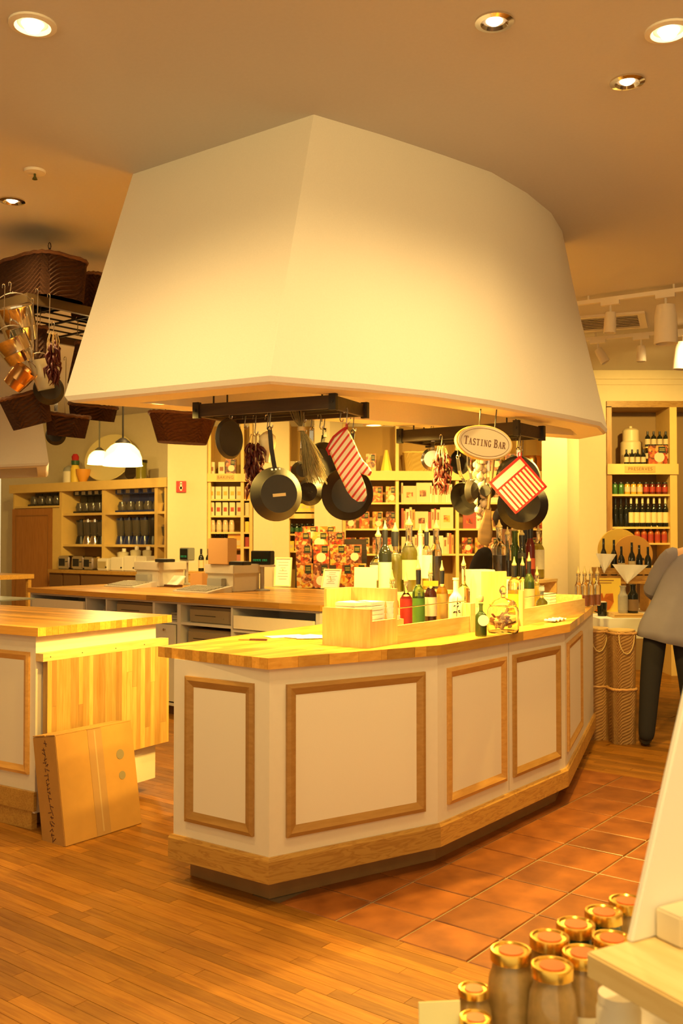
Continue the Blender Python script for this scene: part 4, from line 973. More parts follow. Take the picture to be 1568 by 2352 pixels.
# cardboard carton leaning on it
bt = thing('cardboard_box', 'flat brown cardboard carton with packing tape leaning against the island drop leaf', 'box', (-1.355, 4.84, .0), math.atan2(.39, .292))
R_ = Matrix.Rotation(-.165, 4, 'X'); bw, bh, bd = .50, .545, .185
def leaned(bm_): bmesh.ops.transform(bm_, matrix=Matrix.Translation((0, 0, .001)) @ R_, verts=bm_.verts[:]); return bm_
obj('carton', leaned(bb(0, bw, 0, bd, 0, bh, None, .003)), CARD, bt)
obj('tape', leaned(bb(bw*.49-.045, bw*.49+.045, -.0012, .0, .002, bh-.002)), TAPE, bt)
obj('tape_shine', leaned(bb(bw*.49-.005, bw*.49+.004, -.0016, -.0012, .02, bh-.01)), mat('tape_shine_tone', (.46, .31, .14), .2), bt)  # shine of the tape painted as a paler strip
obj('tape', leaned(bb(bw*.49-.045, bw*.49+.045, 0, bd, bh, bh+.0012)), TAPE, bt)
obj('top_flap', leaned(bb(.0, bw, bd*.45, bd*.98, bh+.002, bh+.008)), CARD, bt)
obj('top_flap', leaned(bb(.0, bw, .002, bd*.40, bh+.001, bh+.006)), CARD, bt)
for z_, r_ in ((.385, .026), (.275, .022)): obj('round_stamp', leaned(lathe([(0, 0), (r_, 0), (r_, .001), (0, .001)], 20, M=Matrix.Translation((bw*.80, -.0002, z_-(.0 if r_ > .024 else 0))) @ RX(PI/2))), mat('grey_stamp', (.24, .19, .10), .8), bt)
rr_ = random.Random(12); b_ = NB(); z_ = .02
while z_ < bh-.03:     # illegible marker scrawl down the narrow side
    L_ = rr_.uniform(.015, .04); box(b_, -.0008, .09+rr_.uniform(-.014, .014), z_+L_/2, .001, .004, L_, Matrix.Rotation(rr_.uniform(-.5, .5), 4, 'X')); box(b_, -.0008, .09+rr_.uniform(-.014, .014), z_+L_/2, .001, .026, .004, Matrix.Rotation(rr_.uniform(-.6, .6), 4, 'X')); z_ += L_*.8+.012*rr_.random()
obj('marker_writing', leaned(b_), mat('marker_ink', (.10, .035, .02), .7), bt)
# tray thing on the island far corner, left edge
p = atz(40, 1378, 1.065)
t = thing('glass_platter', 'flat pale glass tray on the far left of the island top', 'tray', (p.x-.15, p.y+.0, 1.065), IA)
obj('platter', bx(0, 0, .008, .36, .42, .012, None, .004), mat('frosted_glass', (.55, .60, .52), .2, trans=.4), t)
b_ = NB(); [cyl(b_, (x, y, 0), (x, y, .003), .012, seg=8) for x in (-.12, .12) for y in (-.15, .15)]; obj('foot', b_, CREAMD, t)

# ================================================================ CASH COUNTER
GX, GY = -3.09, 9.73; GA = math.atan2(7.27-9.73, -.137+3.09); GL = 3.84; GD = 1.66; GT = 1.03
G = (GX, GY, GA)
ct = thing('cash_counter', 'long white cash counter with open niches and a butcher block top behind the bar', 'counter', (GX, GY, 0), GA)
obj('toe_kick', bb(.05, GL-.05, .08, GD-.1, 0, .09), mat('kick_dark', (.14, .07, .03), .6), ct)
obj('back_carcass', bb(.0, GL, .55, GD-.03, .09, .985), GREYW, ct)
obj('bottom_board', bb(.0, GL, .0, .55, .09, .115), GREYW, ct); obj('top_board', bb(.0, GL, .0, .55, .965, .985), GREYW, ct)
for u0, u1 in ((.0, .03), (.92, .94), (1.23, 1.25), (1.90, 1.93), (2.225, 2.27), (2.885, 2.905), (3.80, 3.84)): obj('upright', bb(u0, u1, .0, .55, .115, .965), GREYW, ct)
for u0, u1, z in ((.03, .92, .80), (.94, 1.23, .805), (1.25, 1.90, .80), (1.93, 2.225, .80), (2.27, 2.885, .803), (2.905, 3.80, .78), (2.27, 2.885, .60), (3.05, 3.80, .60), (1.25, 1.9, .58)):
    obj('shelf', bb(u0, u1, .006, .55, z-.01, z+.012), GREYW, ct)
for u0, u1, z0, z1 in ((.05, .90, .835, .93), (2.925, 3.785, .80, .905)): obj('drawer_front', bb(u0, u1, -.012, .012, z0, z1), WHITE, ct)
d_ = obj('cupboard_door', bb(1.945, 2.21, -.012, .006, .13, .785), GREYW, ct); obj('knob', lathe([(0, 0), (.008, 0), (.006, .012), (.012, .02), (0, .026)], 10, M=Matrix.Translation((2.085, -.012, .74)) @ RX(PI/2)), STEEL, d_, True)
tq = [Vector(q) for q in ((-.02, -.03), (GL+.03, -.03), (GL+.03, GD), (-.02, GD))]
gt = obj('countertop', prism([tuple(p) for p in offs([tuple(q) for q in tq], -.004)], .986, GT-.003), MAPLE, ct)
staves(tq, .985, GT, 0, .075, gt, MAPLE, 21, (1.1, 1.6, 2.0))
# cash drawers in the niches
def cash_drawer(u, z, w_, h_, lb):
    p = W(G, u, .05, z); t = thing('till', lb, 'cash drawer', p, GA)
    obj('case', bb(0, w_, 0, .42, 0, h_), mat('taupe_metal', (.22, .17, .12), .5), t)
    f_ = obj('drawer_face', bb(.006, w_-.006, -.012, 0, .008, h_-.022), mat('taupe_metal_face', (.27, .21, .14), .45), t)
    obj('pull_groove', bb(.07, w_*.62, -.014, -.012, h_*.44, h_*.48), BLK, f_); obj('lock', lathe([(0, 0), (.008, 0), (.008, .003), (0, .003)], 10, M=Matrix.Translation((w_*.80, -.012, h_*.36)) @ RX(PI/2)), STEEL, f_)
cash_drawer(2.34, .815, .52, .135, 'taupe cash drawer in the upper niche, left of the slotted drawer unit')
cash_drawer(2.32, .612, .54, .150, 'taupe cash drawer in the lower niche, left of the slotted drawer unit')
cash_drawer(1.34, .812, .53, .14, 'taupe cash drawer in the niche just over the island top')
for u, z, lb in ((1.0, .817, 'brown paper bag bundle in the narrow niche over the island'), (1.97, .812, 'stack of folded brown bags in the niche above the white cupboard door'), (2.98, .60-.0, 'crumpled grey bag in the niche below the slotted drawer')):
    t = thing('bag_bundle', lb, 'bags', W(G, u, .12, z+.0+(.012 if z < .7 else 0)), GA)
    for k in range(3): obj('bag', bx(.10, .14, .012+k*.022, .19-.01*k, .26, .02, rz(.05*k), .004), mat('grey_bag', (.42, .38, .34), .8, vary=.2, bscale=30), t)
t = thing('card_terminal', 'small white box in the lower niche below the slotted drawer', 'box', W(G, 3.25, .10, .612), GA); obj('case', bb(0, .42, 0, .3, 0, .13, None, .004), WHITE, t); obj('handle', bb(.16, .26, -.006, 0, .07, .08), CREAMD, t)

# cash registers
def register(px_, py_, lb, sc=1.0, rot=0.):
    p = atz(px_, py_, GT); t = thing('cash_register', lb, 'cash register', p, GA+rot)
    obj('rear_case', bb(0, .36, .16, .50, .0, .245, None, .008), CREAM, t); obj('top_case', bb(-.02, .38, .14, .52, .165, .255, None, .008), CREAM, t)
    kb = NB(); v = [(-.14, -.14, 0), (.34, -.14, 0), (.34, .16, 0), (-.14, .16, 0)]; h = [.012, .012, .055, .055]
    A_ = [kb.verts.new(q) for q in v]; B_ = [kb.verts.new((q[0], q[1], z)) for q, z in zip(v, h)]
    kb.faces.new(A_); kb.faces.new(B_); [kb.faces.new((A_[k], A_[(k+1) % 4], B_[(k+1) % 4], B_[k])) for k in range(4)]
    k_ = obj('keyboard', kb, CREAM, t); ks = NB()
    for i in range(12):
        for j in range(5): box(ks, -.10+i*.034, -.10+j*.045, .022+j*.0066, .028, .034, .010, RX(.14))
    ko = obj('keys', ks, mat('key_grey', (.36, .34, .27), .5), k_); ko['kind'] = 'stuff'
    obj('screen_hood', bb(.06, .26, .10, .16, .03, .125, None, .004), CREAMD, t)
    return t
register(284, 1347, 'left cream cash register with a low keyboard on the cash counter')
register(446, 1359, 'right cream cash register with a low keyboard on the cash counter')
def pole_display(px_, py_, top_px, w_, h_, lb, glow, rot, body):
    p = atz(px_, py_, GT); zt = CAMH-(top_px-1232.7)/F*p.y
    t = thing('pole_display', lb, 'customer display', p, GA+rot)
    obj('base', lathe([(0, 0), (.075, 0), (.075, .012), (.03, .02), (0, .02)], 20), CREAMD, t, True)
    b_ = NB(); cyl(b_, (0, 0, .01), (0, 0, zt-p.z-h_*.5), .020, seg=12); obj('pole', b_, mat('grey_pole', (.42, .40, .36), .4), t, True)
    hd = obj('display_case', bb(-w_/2, w_/2, -.035, .05, zt-p.z-h_, zt-p.z, None, .006), body, t)
    obj('display_tray', bb(-w_/2-.004, w_/2+.004, -.03, .055, zt-p.z-h_-.022, zt-p.z-h_-.002), CREAM, t)
    sc_ = obj('display_window', bb(-w_/2+.012, w_/2-.012, -.037, -.034, zt-p.z-h_+.012, zt-p.z-.012), mat('display_black', (.008, .012, .010), .15), hd)
    g_ = NB(); rr = random.Random(3)
    for k in range(12):
        if k != 7: 
            x = -w_/2+.03+k*(w_-.06)/12; z0 = zt-p.z-h_*.68
            for q in ((x, z0, .002, .018), (x+.008, z0, .002, .018), (x+.004, z0+.008, .009, .002)) if k % 2 else ((x, z0, .002, .018), (x+.004, z0-.008, .009, .002), (x+.004, z0+.008, .009, .002)): box(g_, q[0], -.0378, q[1], q[2], .001, q[3])
    obj('display_digits', g_, mat('green_led_%d' % int(glow*10), (.01, .1, .03), .5, emit=(.02, .55, .12), es=glow), sc_)
pole_display(602, 1357, 1265, .215, .13, 'black customer display with green letters on a grey pole', .5, .22, BLK)
pole_display(428, 1343, 1258, .17, .135, 'customer display on a grey pole, left one beside the tan box', .35, -.15, mat('grey_green_case', (.20, .21, .17), .5))
def cbox(nm, lb, cat, px_, py_, w_, d_, h_, m, z=GT, rot=0., Yp=None, extra=None):
    p = atz(px_, py_, z) if Yp is None else aty(px_, py_, Yp); t = thing(nm, lb, cat, (p.x, p.y, z), GA+rot)
    obj('case' if cat != 'paper' else 'sheet', bx(0, d_/2, h_/2, w_, d_, h_, None, min(.004, h_/4)), m, t)
    if extra: obj('top_panel', bx(0, d_/2, h_+.002, w_*.8, d_*.8, .004), extra, t)
    return t
cbox('tan_box', 'upright tan box standing on the right cash register', 'box', 500, 1300, .26, .12, .24, mat('tan_leather', (.58, .34, .13), .6), z=GT+.2555, rot=.05, Yp=9.0, extra=CARD)
cbox('telephone', 'low black handset lying on the right cash register', 'telephone', 541, 1309, .17, .12, .03, BLK, z=GT+.2555, rot=.1, Yp=8.72, extra=CREAMD)
cbox('telephone', 'low black handset lying on the left cash register', 'telephone', 369, 1300, .17, .12, .03, BLK, z=GT+.2555, rot=.1, Yp=9.75, extra=CREAMD)
cbox('receipt_box', 'small tan box on the counter behind the left pole display', 'box', 450, 1338, .18, .2, .15, mat('tan_leather', (.58, .34, .13), .6), Yp=9.6, extra=CARD)
t = thing('desk_calendar', 'open white pad on a slanted holder between the two cash registers', 'notepad', atz(392, 1348, GT), GA-.1)
b_ = NB(); box(b_, 0, .05, .055, .20, .012, .16, RX(-.85)); obj('pages', b_, PAPER, t); b_ = NB(); box(b_, .0, .02, .012, .21, .10, .022); obj('holder', b_, mat('dark_red_metal', (.13, .06, .04), .5), t)
framed('order_clipboard', 'cream clipboard leaning at the back of the cash counter beside the pillar', *atz(648, 1347, GT).xy, GT, .19, .30, -.35, -.12, YPAPER, cat='clipboard')
framed('price_card', 'tilted cream price card in front of the food gift boxes', *atz(757, 1352, GT).xy, GT, .19, .21, -.35, -.45, YPAPER, cat='sign')

# ================================================================ FOOD GIFT BOXES piled at the back of the cash counter
FOODS = [ramp_print('food_print_a', [(0.396, 0.036, 0.010), (0.504, 0.168, 0.025), (0.576, 0.330, 0.080), (0.158, 0.030, 0.010), (0.446, 0.090, 0.025)], 34),
         ramp_print('food_print_b', [(0.576, 0.372, 0.060), (0.540, 0.180, 0.020), (0.612, 0.432, 0.175), (0.324, 0.072, 0.015)], 28),
         ramp_print('food_print_c', [(0.216, 0.060, 0.020), (0.504, 0.252, 0.110), (0.108, 0.030, 0.015), (0.432, 0.132, 0.050)], 40)]
LABELD = mat('dark_green_label', (.022, .028, .012), .5); LABTXT = mat('label_gold_text', (.42, .34, .08), .5)
def food_box(x, y, z, w_, h_, d_, rot, lb, k, group='printed food boxes piled at the back of the cash counter', lab=True):
    t = thing('food_box', lb, 'box', (x, y, z), rot, group)
    obj('carton', bb(-w_/2, w_/2, 0, d_, 0, h_, None, .002), FOODS[k % 3], t)
    dc_ = random.Random(k*7+int(w_*100)); rd_ = w_*dc_.uniform(.26, .34)
    obj('dish_picture', lathe([(0, 0), (rd_, 0), (rd_, .0012), (0, .0012)], 16, M=Matrix.Translation((w_*dc_.uniform(-.05, .12), -.0003, h_*dc_.uniform(.30, .42))) @ RX(PI/2)), FOODS[(k+1) % 3] if k % 2 else mat('dish_cream', (.80, .62, .40), .4), t)
    if lab:
        l_ = obj('label', bb(w_*.02, w_*.40, -.002, 0, h_*.60, h_*.94), LABELD, t); b_ = NB()
        for q in (.82, .74): bb(w_*.07, w_*.35, -.0028, -.002, h_*q-.004, h_*q+.004, b_)
        obj('label_lettering', b_, LABTXT, l_)
    return t
rows_ = [(1350, 10.15, (700, 737, 790, 822)), (1298, 10.35, (698, 738, 776, 812)), (1262, 10.55, (695, 735, 772)), (1238, 10.75, (712, 752))]
FN = ['round cake', 'roast', 'bread loaf', 'soup bowl', 'pasta']
base_z = GT; kk = 0; hts = [.235, .20, .17, .12]
gp = thing('gift_box_stand', 'dark stepped stand under the pile of printed food boxes', 'stand', (*W((aty(700, 1300, 10.05).x, 10.05, GA), 0, 0).xy, 0), 0)
x0_, x1_ = aty(680, 1300, 10.05).x, aty(832, 1300, 10.05).x; gp.location = (0, 0, 0)
for i, (yb, Y, cols) in enumerate(rows_):
    zb = CAMH-(yb-1232.7)/F*Y
    obj('step', bb(x0_-.02, x1_+.06, Y-.07, Y+.12, 0 if i else 0, zb-.002), DARKW, gp)
    for j, cx in enumerate(cols):
        p = aty(cx, yb, Y); kk += 1
        food_box(p.x, Y-.05, zb, .168, hts[i]+.02, .07, random.uniform(-.12, .05), 'printed food box, %s in the %s row of the pile' % (ORD[j], ['bottom', 'second', 'third', 'top'][i]), kk)

# ================================================================ REAR SHELVING (frontal, face at YB)
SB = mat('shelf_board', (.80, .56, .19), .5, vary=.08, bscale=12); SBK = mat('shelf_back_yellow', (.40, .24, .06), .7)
def shelving(name, label, x0, x1, zs, ups, Y, dep, ztop, ledges=()):
    t = thing(name, label, 'shelving', (x0, Y, 0)); W_ = x1-x0
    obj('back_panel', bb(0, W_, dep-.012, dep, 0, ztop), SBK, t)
    for u in ups: obj('upright', bb(u-x0-.02, u-x0+.02, 0, dep-.012, 0, ztop), SB, t)
    for i, (a_, b__) in enumerate(zip(ups, ups[1:])):
        for z in zs: obj('shelf', bb(a_-x0+.021, b__-x0-.021, .004, dep-.014, z-.022, z), SB, t)
    for z, th_ in ledges: obj('ledge', bb(-.02, W_+.02, -.03, -.001, z-th_, z), SB, t)
    return t
def X(px_): return pxx(px_, YB)
def Zr(py_, Y=YB): return pzz(py_, Y)
sA = shelving('shelving', 'tall golden shelving bay between the left wall pier and the first pillar', X(478), X(577), [Zr(v) for v in (1256, 1222, 1184, 1146, 1090, 1300)], [X(480), X(556), X(576)], YB, .36, 2.95, [(Zr(1088), .10)])
sB = shelving('shelving', 'golden shelving bay between the two pillars behind the food gift boxes', X(660), X(738), [Zr(v) for v in (1265, 1226, 1172, 1145, 1090)], [X(662), X(736)], YB, .36, 2.95, [(Zr(1180), .06)])
sC = shelving('shelving', 'wide golden book shelving behind the bar bottles and hanging pans', X(788), X(1252), [Zr(v) for v in (1272, 1214, 1154, 1082)], [X(790), X(912), X(1050), X(1190), X(1251)], YB, .38, 2.95, [(Zr(1082), .115)])
def printed_sign(parent_x, z, w_, word, lb, Y):
    t = thing('shelf_sign', lb, 'sign', (parent_x, Y, z)); obj('plate', bb(-w_/2, w_/2, -.006, 0, -.035, .035), mat('sign_wood', (.66, .40, .12), .5), t)
    cu = bpy.data.curves.new('t', 'FONT'); cu.body = word; cu.size = .052; cu.align_x = 'CENTER'; cu.align_y = 'CENTER'; cu.extrude = .0006; cu.space_character = 1.12
    o = bpy.data.objects.new('t', cu); C.objects.link(o); dg = bpy.context.evaluated_depsgraph_get(); me = bpy.data.meshes.new_from_object(o.evaluated_get(dg)); bpy.data.objects.remove(o)
    me.materials.clear(); me.materials.append(mat('sign_brown', (.20, .09, .03), .6)); l_ = bpy.data.objects.new('lettering', me); C.objects.link(l_); l_.parent = t; l_.rotation_euler = (PI/2, 0, 0); l_.location = (0, -.0068, 0)
# goods
def carton(x, y, z, w_, h_, d_, m, lb, group, cat='box', nm='carton', lab=None):
    t = thing(nm, lb, cat, (x, y, z), 0, group); obj('case', bb(-w_/2, w_/2, 0, d_, 0, h_), m, t)
    if lab: obj('label', bb(-w_*.3, w_*.3, -.0015, 0, h_*.3, h_*.62), lab, t)
    return t
def jar(x, y, z, r, h, m, lm, lb, group, cap=None, nm='jar'):
    t = thing(nm, lb, 'jar', (x, y, z), 0, group)
    obj('glass_body', lathe([(0, 0), (r*.94, 0), (r, .006), (r, h*.78), (r*.8, h*.86), (0, h*.86)], 14), m, t, True)
    obj('lid', lathe([(0, h), (r*.78, h), (r*.82, h*.97), (r*.82, h*.86), (0, h*.86)], 14), cap or mat('gold_lid', (.75, .50, .15), .3, .8), t, True)
    if lm: obj('label', lathe([(r+.0005, h*.2), (r+.0015, h*.2), (r+.0015, h*.62), (r+.0005, h*.62)], 14), lm, t, True)
    return t
def wine(x, y, z, r, h, m, lm, lb, group, cap=BLF):
    t = thing('bottle', lb, 'bottle', (x, y, z), 0, group)
    obj('glass_body', lathe([(0, 0), (r*.95, 0), (r, .006), (r, h*.60), (r*.75, h*.68), (r*.36, h*.76), (r*.34, h), (0, h)], 14), m, t, True)
    if lm: obj('label', lathe([(r+.0006, h*.14), (r+.0016, h*.14), (r+.0016, h*.50), (r+.0006, h*.50)], 14), lm, t, True)
    if cap: obj('neck_foil', lathe([(r*.38, h*.80), (r*.42, h*.80), (r*.40, h+.002), (0, h+.002)], 10), cap, t, True)
    return t
def row(fn, px0, px1, n, lb, where, group, **k):
    for i in range(n):
        px_ = px0+(px1-px0)*(i/(max(1, n-1))); fn(px_, '%s, %s %s' % (lb, ORD[i].replace(' from the left', ' from left'), where), group, **k)
YF = YB+.05
ORG = mat('orange_pack', (.80, .36, .04), .5); WHP = mat('white_pack', (.70, .60, .36), .5); REDL = mat('red_label', (.40, .04, .02), .5); IV = mat('ivory_label', (.60, .50, .30), .6); BRL = mat('brown_label', (.30, .12, .05), .6)
def mk_carton(yb, w_, h_, m, lab=None): return lambda px_, lb, g: carton(X(px_), YF, Zr(yb), w_, h_, .12, m, lb, g, lab=lab)
row(mk_carton(1089.9, .078, .16, WHP, BRL), 484, 507, 2, 'white tea carton', 'on the shelf over the left ledge', 'white tea cartons')
food_box(X(528), YF, Zr(1090), .13, .20, .09, 0, 'orange food box beside the flat griddle on the left ledge shelf', 2, 'food boxes on the left bay')
printed_sign(X(518), Zr(1097), .22, 'BAKING', 'small wooden shelf sign reading BAKING on the left bay ledge', YB-.031)
row(mk_carton(1145.9, .072, .155, WHP, ORG), 484, 548, 5, 'white carton with an orange print', 'under the BAKING sign', 'white cartons with orange print')
row(mk_carton(1183.9, .068, .165, WHP, REDL), 484, 548, 5, 'white carton with a red picture', 'two rows under the BAKING sign', 'white cartons with red picture')
row(lambda px_, lb, g: jar(X(px_), YF+.05, Zr(1222), .034, .15, mat('beige_jar', (.62, .42, .26), .2, coat=.5), IV, lb, g, cap=WHP), 486, 530, 4, 'glass spice jar', 'on the third shelf of the left bay', 'spice jars of the left bay')
row(lambda px_, lb, g: wine(X(px_), YF+.05, Zr(1278), .027, .315, GLASSD, IV, lb, g), 468+14, 514, 4, 'dark wine bottle', 'behind the tan box', 'dark bottles of the left bay')
for i in range(4): wine(pxx(462+i*17, 11.4), 11.4, pzz(1312, 11.4)+.002, .033, .26, GLASSD, IV, 'dark stubby bottle, %s between pole display and tan box' % ORD[i], 'stubby bottles behind the cash counter')
t = thing('bottle_table', 'narrow wooden table behind the cash counter carrying stubby dark bottles', 'table', (pxx(490, 11.4), 11.4, 0)); zt = pzz(1312, 11.4)
obj('table_top', bb(-.3, .3, -.15, .15, zt-.03, zt), OAK, t); [obj('leg', bb(x-.02, x+.02, y-.02, y+.02, 0, zt-.03), OAK, t) for x in (-.27, .27) for y in (-.12, .12)]
row(mk_carton(1264, .085, .20, ORG, IV), 530, 546, 2, 'orange carton', 'at the bottom of the left bay', 'orange cartons of the left bay')
row(lambda px_, lb, g: carton(X(px_), YF, Zr(1300)+.0, .07, .14, .1, mat('rose_pack', (.55, .20, .14), .5), lb, g), 526, 545, 2, 'rose carton', 'beneath the orange cartons', 'rose cartons')
for i, yv in enumerate((1146, 1184, 1222, 1256)): carton(X(566), YF, Zr(yv), .05, [.14, .16, .13, .12][i], .1, [ORG, WHP, mat('yellow_pack', (.85, .62, .08), .5), REDL][i], 'slim pack in the narrow bay beside the pillar, %s' % ['at ledge height', 'one shelf below the ledge', 'two shelves below the ledge', 'lowest'][i], None)
# bay B
row(mk_carton(1171.9, .062, .085, mat('yellow_pack', (.85, .62, .08), .5), IV), 670, 728, 6, 'small yellow tin', 'on the bay between the pillars', 'yellow tins between the pillars')
row(lambda px_, lb, g: jar(X(px_), YF+.05, Zr(1226), .034, .125, GLASSD, mat('green_label', (.03, .10, .04), .5), lb, g, cap=BLK), 668, 730, 6, 'dark green jar', 'on the bay between the pillars', 'dark jars between the pillars')
row(mk_carton(1089.9, .07, .17, WHP, REDL), 670, 728, 5, 'white packet', 'high on the bay between the pillars', 'white packets between the pillars')
row(mk_carton(1144.9, .06, .15, ORG, IV), 670, 728, 5, 'orange packet', 'on the bay between the pillars', 'orange packets between the pillars')
row(mk_carton(1264.9, .07, .12, mat('yellow_pack', (.85, .62, .08), .5), IV), 668, 700, 3, 'yellow packet', 'low on the bay between the pillars', 'yellow packets between the pillars')
# bay C: food boxes and books
for r_, (yb, hh, n_) in enumerate(((1081.9, .22, 3), (1153.9, .20, 4), (1213.9, .21, 4), (1271.9, .20, 4))):
    for i in range(n_):
        px_ = 806+(898-806)*i/(n_-1)
        if r_ == 0 and i == 2: continue
        food_box(X(px_), YF, Zr(yb), .125, hh, .08, 0, 'printed food box, %s on the %s shelf left of the books' % (ORD[i], ['ledge', 'second', 'third', 'lowest'][r_]), r_+i, 'food boxes left of the cook books')
t = thing('folded_napkin', 'yellow folded napkin standing like a cone on the ledge left of the basket', 'napkin', (X(888), YF, Zr(1082))); b_ = NB(); bmesh.ops.create_cone(b_, cap_ends=True, segments=7, radius1=.075, radius2=.018, depth=.27, matrix=Matrix.Translation((0, .05, .135))); obj('cloth', b_, mat('yellow_cloth', (.88, .70, .10), .8), t)
b_ = NB(); cyl(b_, (0, .05, .001), (0, .05, .01), .08, seg=14); obj('plate_base', b_, CREAMC, t)
cols_b = [(.66, .54, .28), (.60, .48, .24), (.72, .62, .40), (.35, .06, .04), (.62, .30, .07), (.52, .13, .05), (.66, .52, .28)]
rb_ = random.Random(31); nb = 0
for yb, rng, shelf_n in ((1153.9, (922, 1044), 'upper'), (1213.9, (922, 1044), 'middle'), (1271.9, (922, 1044), 'lower'), (1153.9, (1064, 1180), 'upper right'), (1213.9, (1064, 1180), 'middle right')):
    x = X(rng[0]); i = 0
    while x < X(rng[1])-.03:
        w_ = rb_.choice((.022, .03, .038, .05)); face = rb_.random() < .22 and x+.17 < X(rng[1])
        if face: w_ = .165
        hh = rb_.uniform(.20, .265); c_ = cols_b[rb_.randrange(7)] if shelf_n != 'upper' else cols_b[rb_.choice((0, 1, 2, 2))]
        t = thing('book', ('face-out book' if face else 'upright book')+', %s on the %s cook book shelf' % (ORD[i] if i < len(ORD) else 'number %d' % (i+1)+' from the left', shelf_n), 'book', (x+w_/2, YF, Zr(yb)), 0, 'cook books on the rear shelves')
        obj('cover', bb(-w_/2+.0008, w_/2-.0008, 0, .17 if not face else .03, 0, hh), mat('book_%d' % cols_b.index(c_), c_, .5), t)
        if face: obj('cover_picture', bb(-.04, .04, -.0012, 0, hh*.3, hh*.62), FOODS[i % 3], t)
        else: obj('spine_title', bb(-w_*.22, w_*.22, -.0012, 0, hh*.45, hh*.85), BRL, t)
        x += w_; i += 1
def wbasket(name, label, x, y, z, rx, ry, h, m=WICK, taper=.85, rot=0., nu=72, nv=20, handle=False, relief=.004, cat='basket', tilt=(0, 0), group=None, back=0.):
    """woven basket: over-under strands as relief"""
    t = thing(name, label, cat, (x, y, z), rot, group, (tilt[0], tilt[1], rot)); b_ = NB(); rings = []
    for j in range(nv+1):
        f = j/nv; s_ = taper+(1-taper)*f; ring = []
        for k in range(nu):
            a_ = 2*PI*k/nu; w_ = relief*(1 if (k+j) % 2 else -1)
            cx_, sx_ = math.cos(a_), math.sin(a_); e_ = .5
            X_ = math.copysign(abs(cx_)**e_, cx_)*(rx*s_+w_); Y_ = math.copysign(abs(sx_)**e_, sx_)*(ry*s_+w_)
            ring.append(b_.verts.new((X_, Y_, h*f)))
        rings.append(ring)
    for A_, B_ in zip(rings, rings[1:]):
        for k in range(nu): b_.faces.new((A_[k], A_[(k+1) % nu], B_[(k+1) % nu], B_[k]))
    b_.faces.new(rings[0]); bmesh.ops.solidify(b_, geom=b_.faces[:], thickness=.012); obj('woven_body', b_, m, t)
    r_ = NB(); e_ = .5
    rp = [(math.copysign(abs(math.cos(2*PI*k/40))**e_, math.cos(2*PI*k/40))*rx*1.01, math.copysign(abs(math.sin(2*PI*k/40))**e_, math.sin(2*PI*k/40))*ry*1.01, h+.004*(k % 2)) for k in range(40)]
    tube(r_, rp, .011, 6, True); obj('rim', r_, m, t, True)
    if handle:
        h_ = NB(); tube(h_, [(rx*math.cos(PI*k/12), 0, h+handle*math.sin(PI*k/12)) for k in range(13)], .009, 6); obj('handle', h_, m, t, True)
    return t
wbasket('basket', 'yellow lined basket on the ledge above the cook books', X(960), YB+.18, Zr(1082), .17, .12, .24, m=mat('lit_wicker', (.80, .58, .16), .7), nu=40, nv=8)
jar(X(1030), YB+.15, Zr(1082), .05, .16, mat('beige_jar', (.62, .42, .26), .2), IV, 'tall beige jar right of the yellow lined basket', None)
for i in range(4): food_box(X(1072+i*34), YF, Zr(1082), .13, .22, .08, 0, 'printed food box, %s on the ledge behind the garlic' % ORD[i], i, 'food boxes behind the garlic')
t = thing('copper_pot', 'shiny copper pot high on the ledge beside the right pillar', 'pot', (X(1228), YB+.16, Zr(1082))); obj('pot_body', lathe([(0, 0), (.09, 0), (.11, .03), (.115, .16), (.10, .20), (.105, .20), (0, .19)], 24), COPPER, t, True)
b_ = NB(); tube(b_, [(.105, 0, .15), (.14, 0, .16), (.14, 0, .10), (.11, 0, .06)], .007); obj('handle', b_, COPPER, t, True)
for yb, nme in ((1153.9, 'upper'), (1213.9, 'middle'), (1271.9, 'lower')):
    for i in range(3): food_box(X(1204+i*20), YF, Zr(yb), .10, .20, .08, 0, 'printed food box, %s on the %s shelf beside the right pillar' % (ORD[i], nme), i+1, 'food boxes beside the right pillar')
for i in range(4): food_box(X(1074+i*30), YF, Zr(1271.9), .13, .2, .08, 0, 'printed food box, %s on the lowest shelf behind the far bottles' % ORD[i], i, 'food boxes behind the far bottles')

# ================================================================ PRESERVES shelves in the right wall
t = thing('preserves_shelving', 'built-in oak shelving with a PRESERVES sign in the right wall', 'shelving', (xr0, YR, 0)); WR = 1.10
U1 = pxx(1404, YR)-xr0
obj('casing', bb(-.0, U1, -.03, .44, 0, rz1-.06), OAKV, t)
obj('head_casing', bb(0, WR, -.03, .44, rz1-.07, rz1), OAK, t); obj('right_casing', bb(pxx(1537, YR)-xr0, pxx(1549, YR)-xr0+.02, -.03, .44, 0, rz1-.07), SB, t)
for yv, th_ in ((1066, .02), (1135, .022), (1210, .022), (1247, .02), (1300, .02)): z = pzz(yv, YR); obj('shelf', bb(U1, pxx(1537, YR)-xr0, -.01, .44, z-th_, z), SB, t)
obj('ledge', bb(-.0, pxx(1549, YR)-xr0+.03, -.05, -.031, pzz(1090, YR), pzz(1066, YR)), SB, t)
printed_sign(pxx(1467, YR), pzz(1078, YR), .34, 'PRESERVES', 'wooden shelf sign reading PRESERVES on the right wall shelving', YR-.051)
def xr(px_): return pxx(px_, YR)
GR = mat('green_preserve', (.05, .16, .03), .2, coat=.5); OR_ = mat('orange_preserve', (.62, .34, .03), .2, coat=.5); RD = mat('red_preserve', (.13, .015, .01), .2, coat=.5)
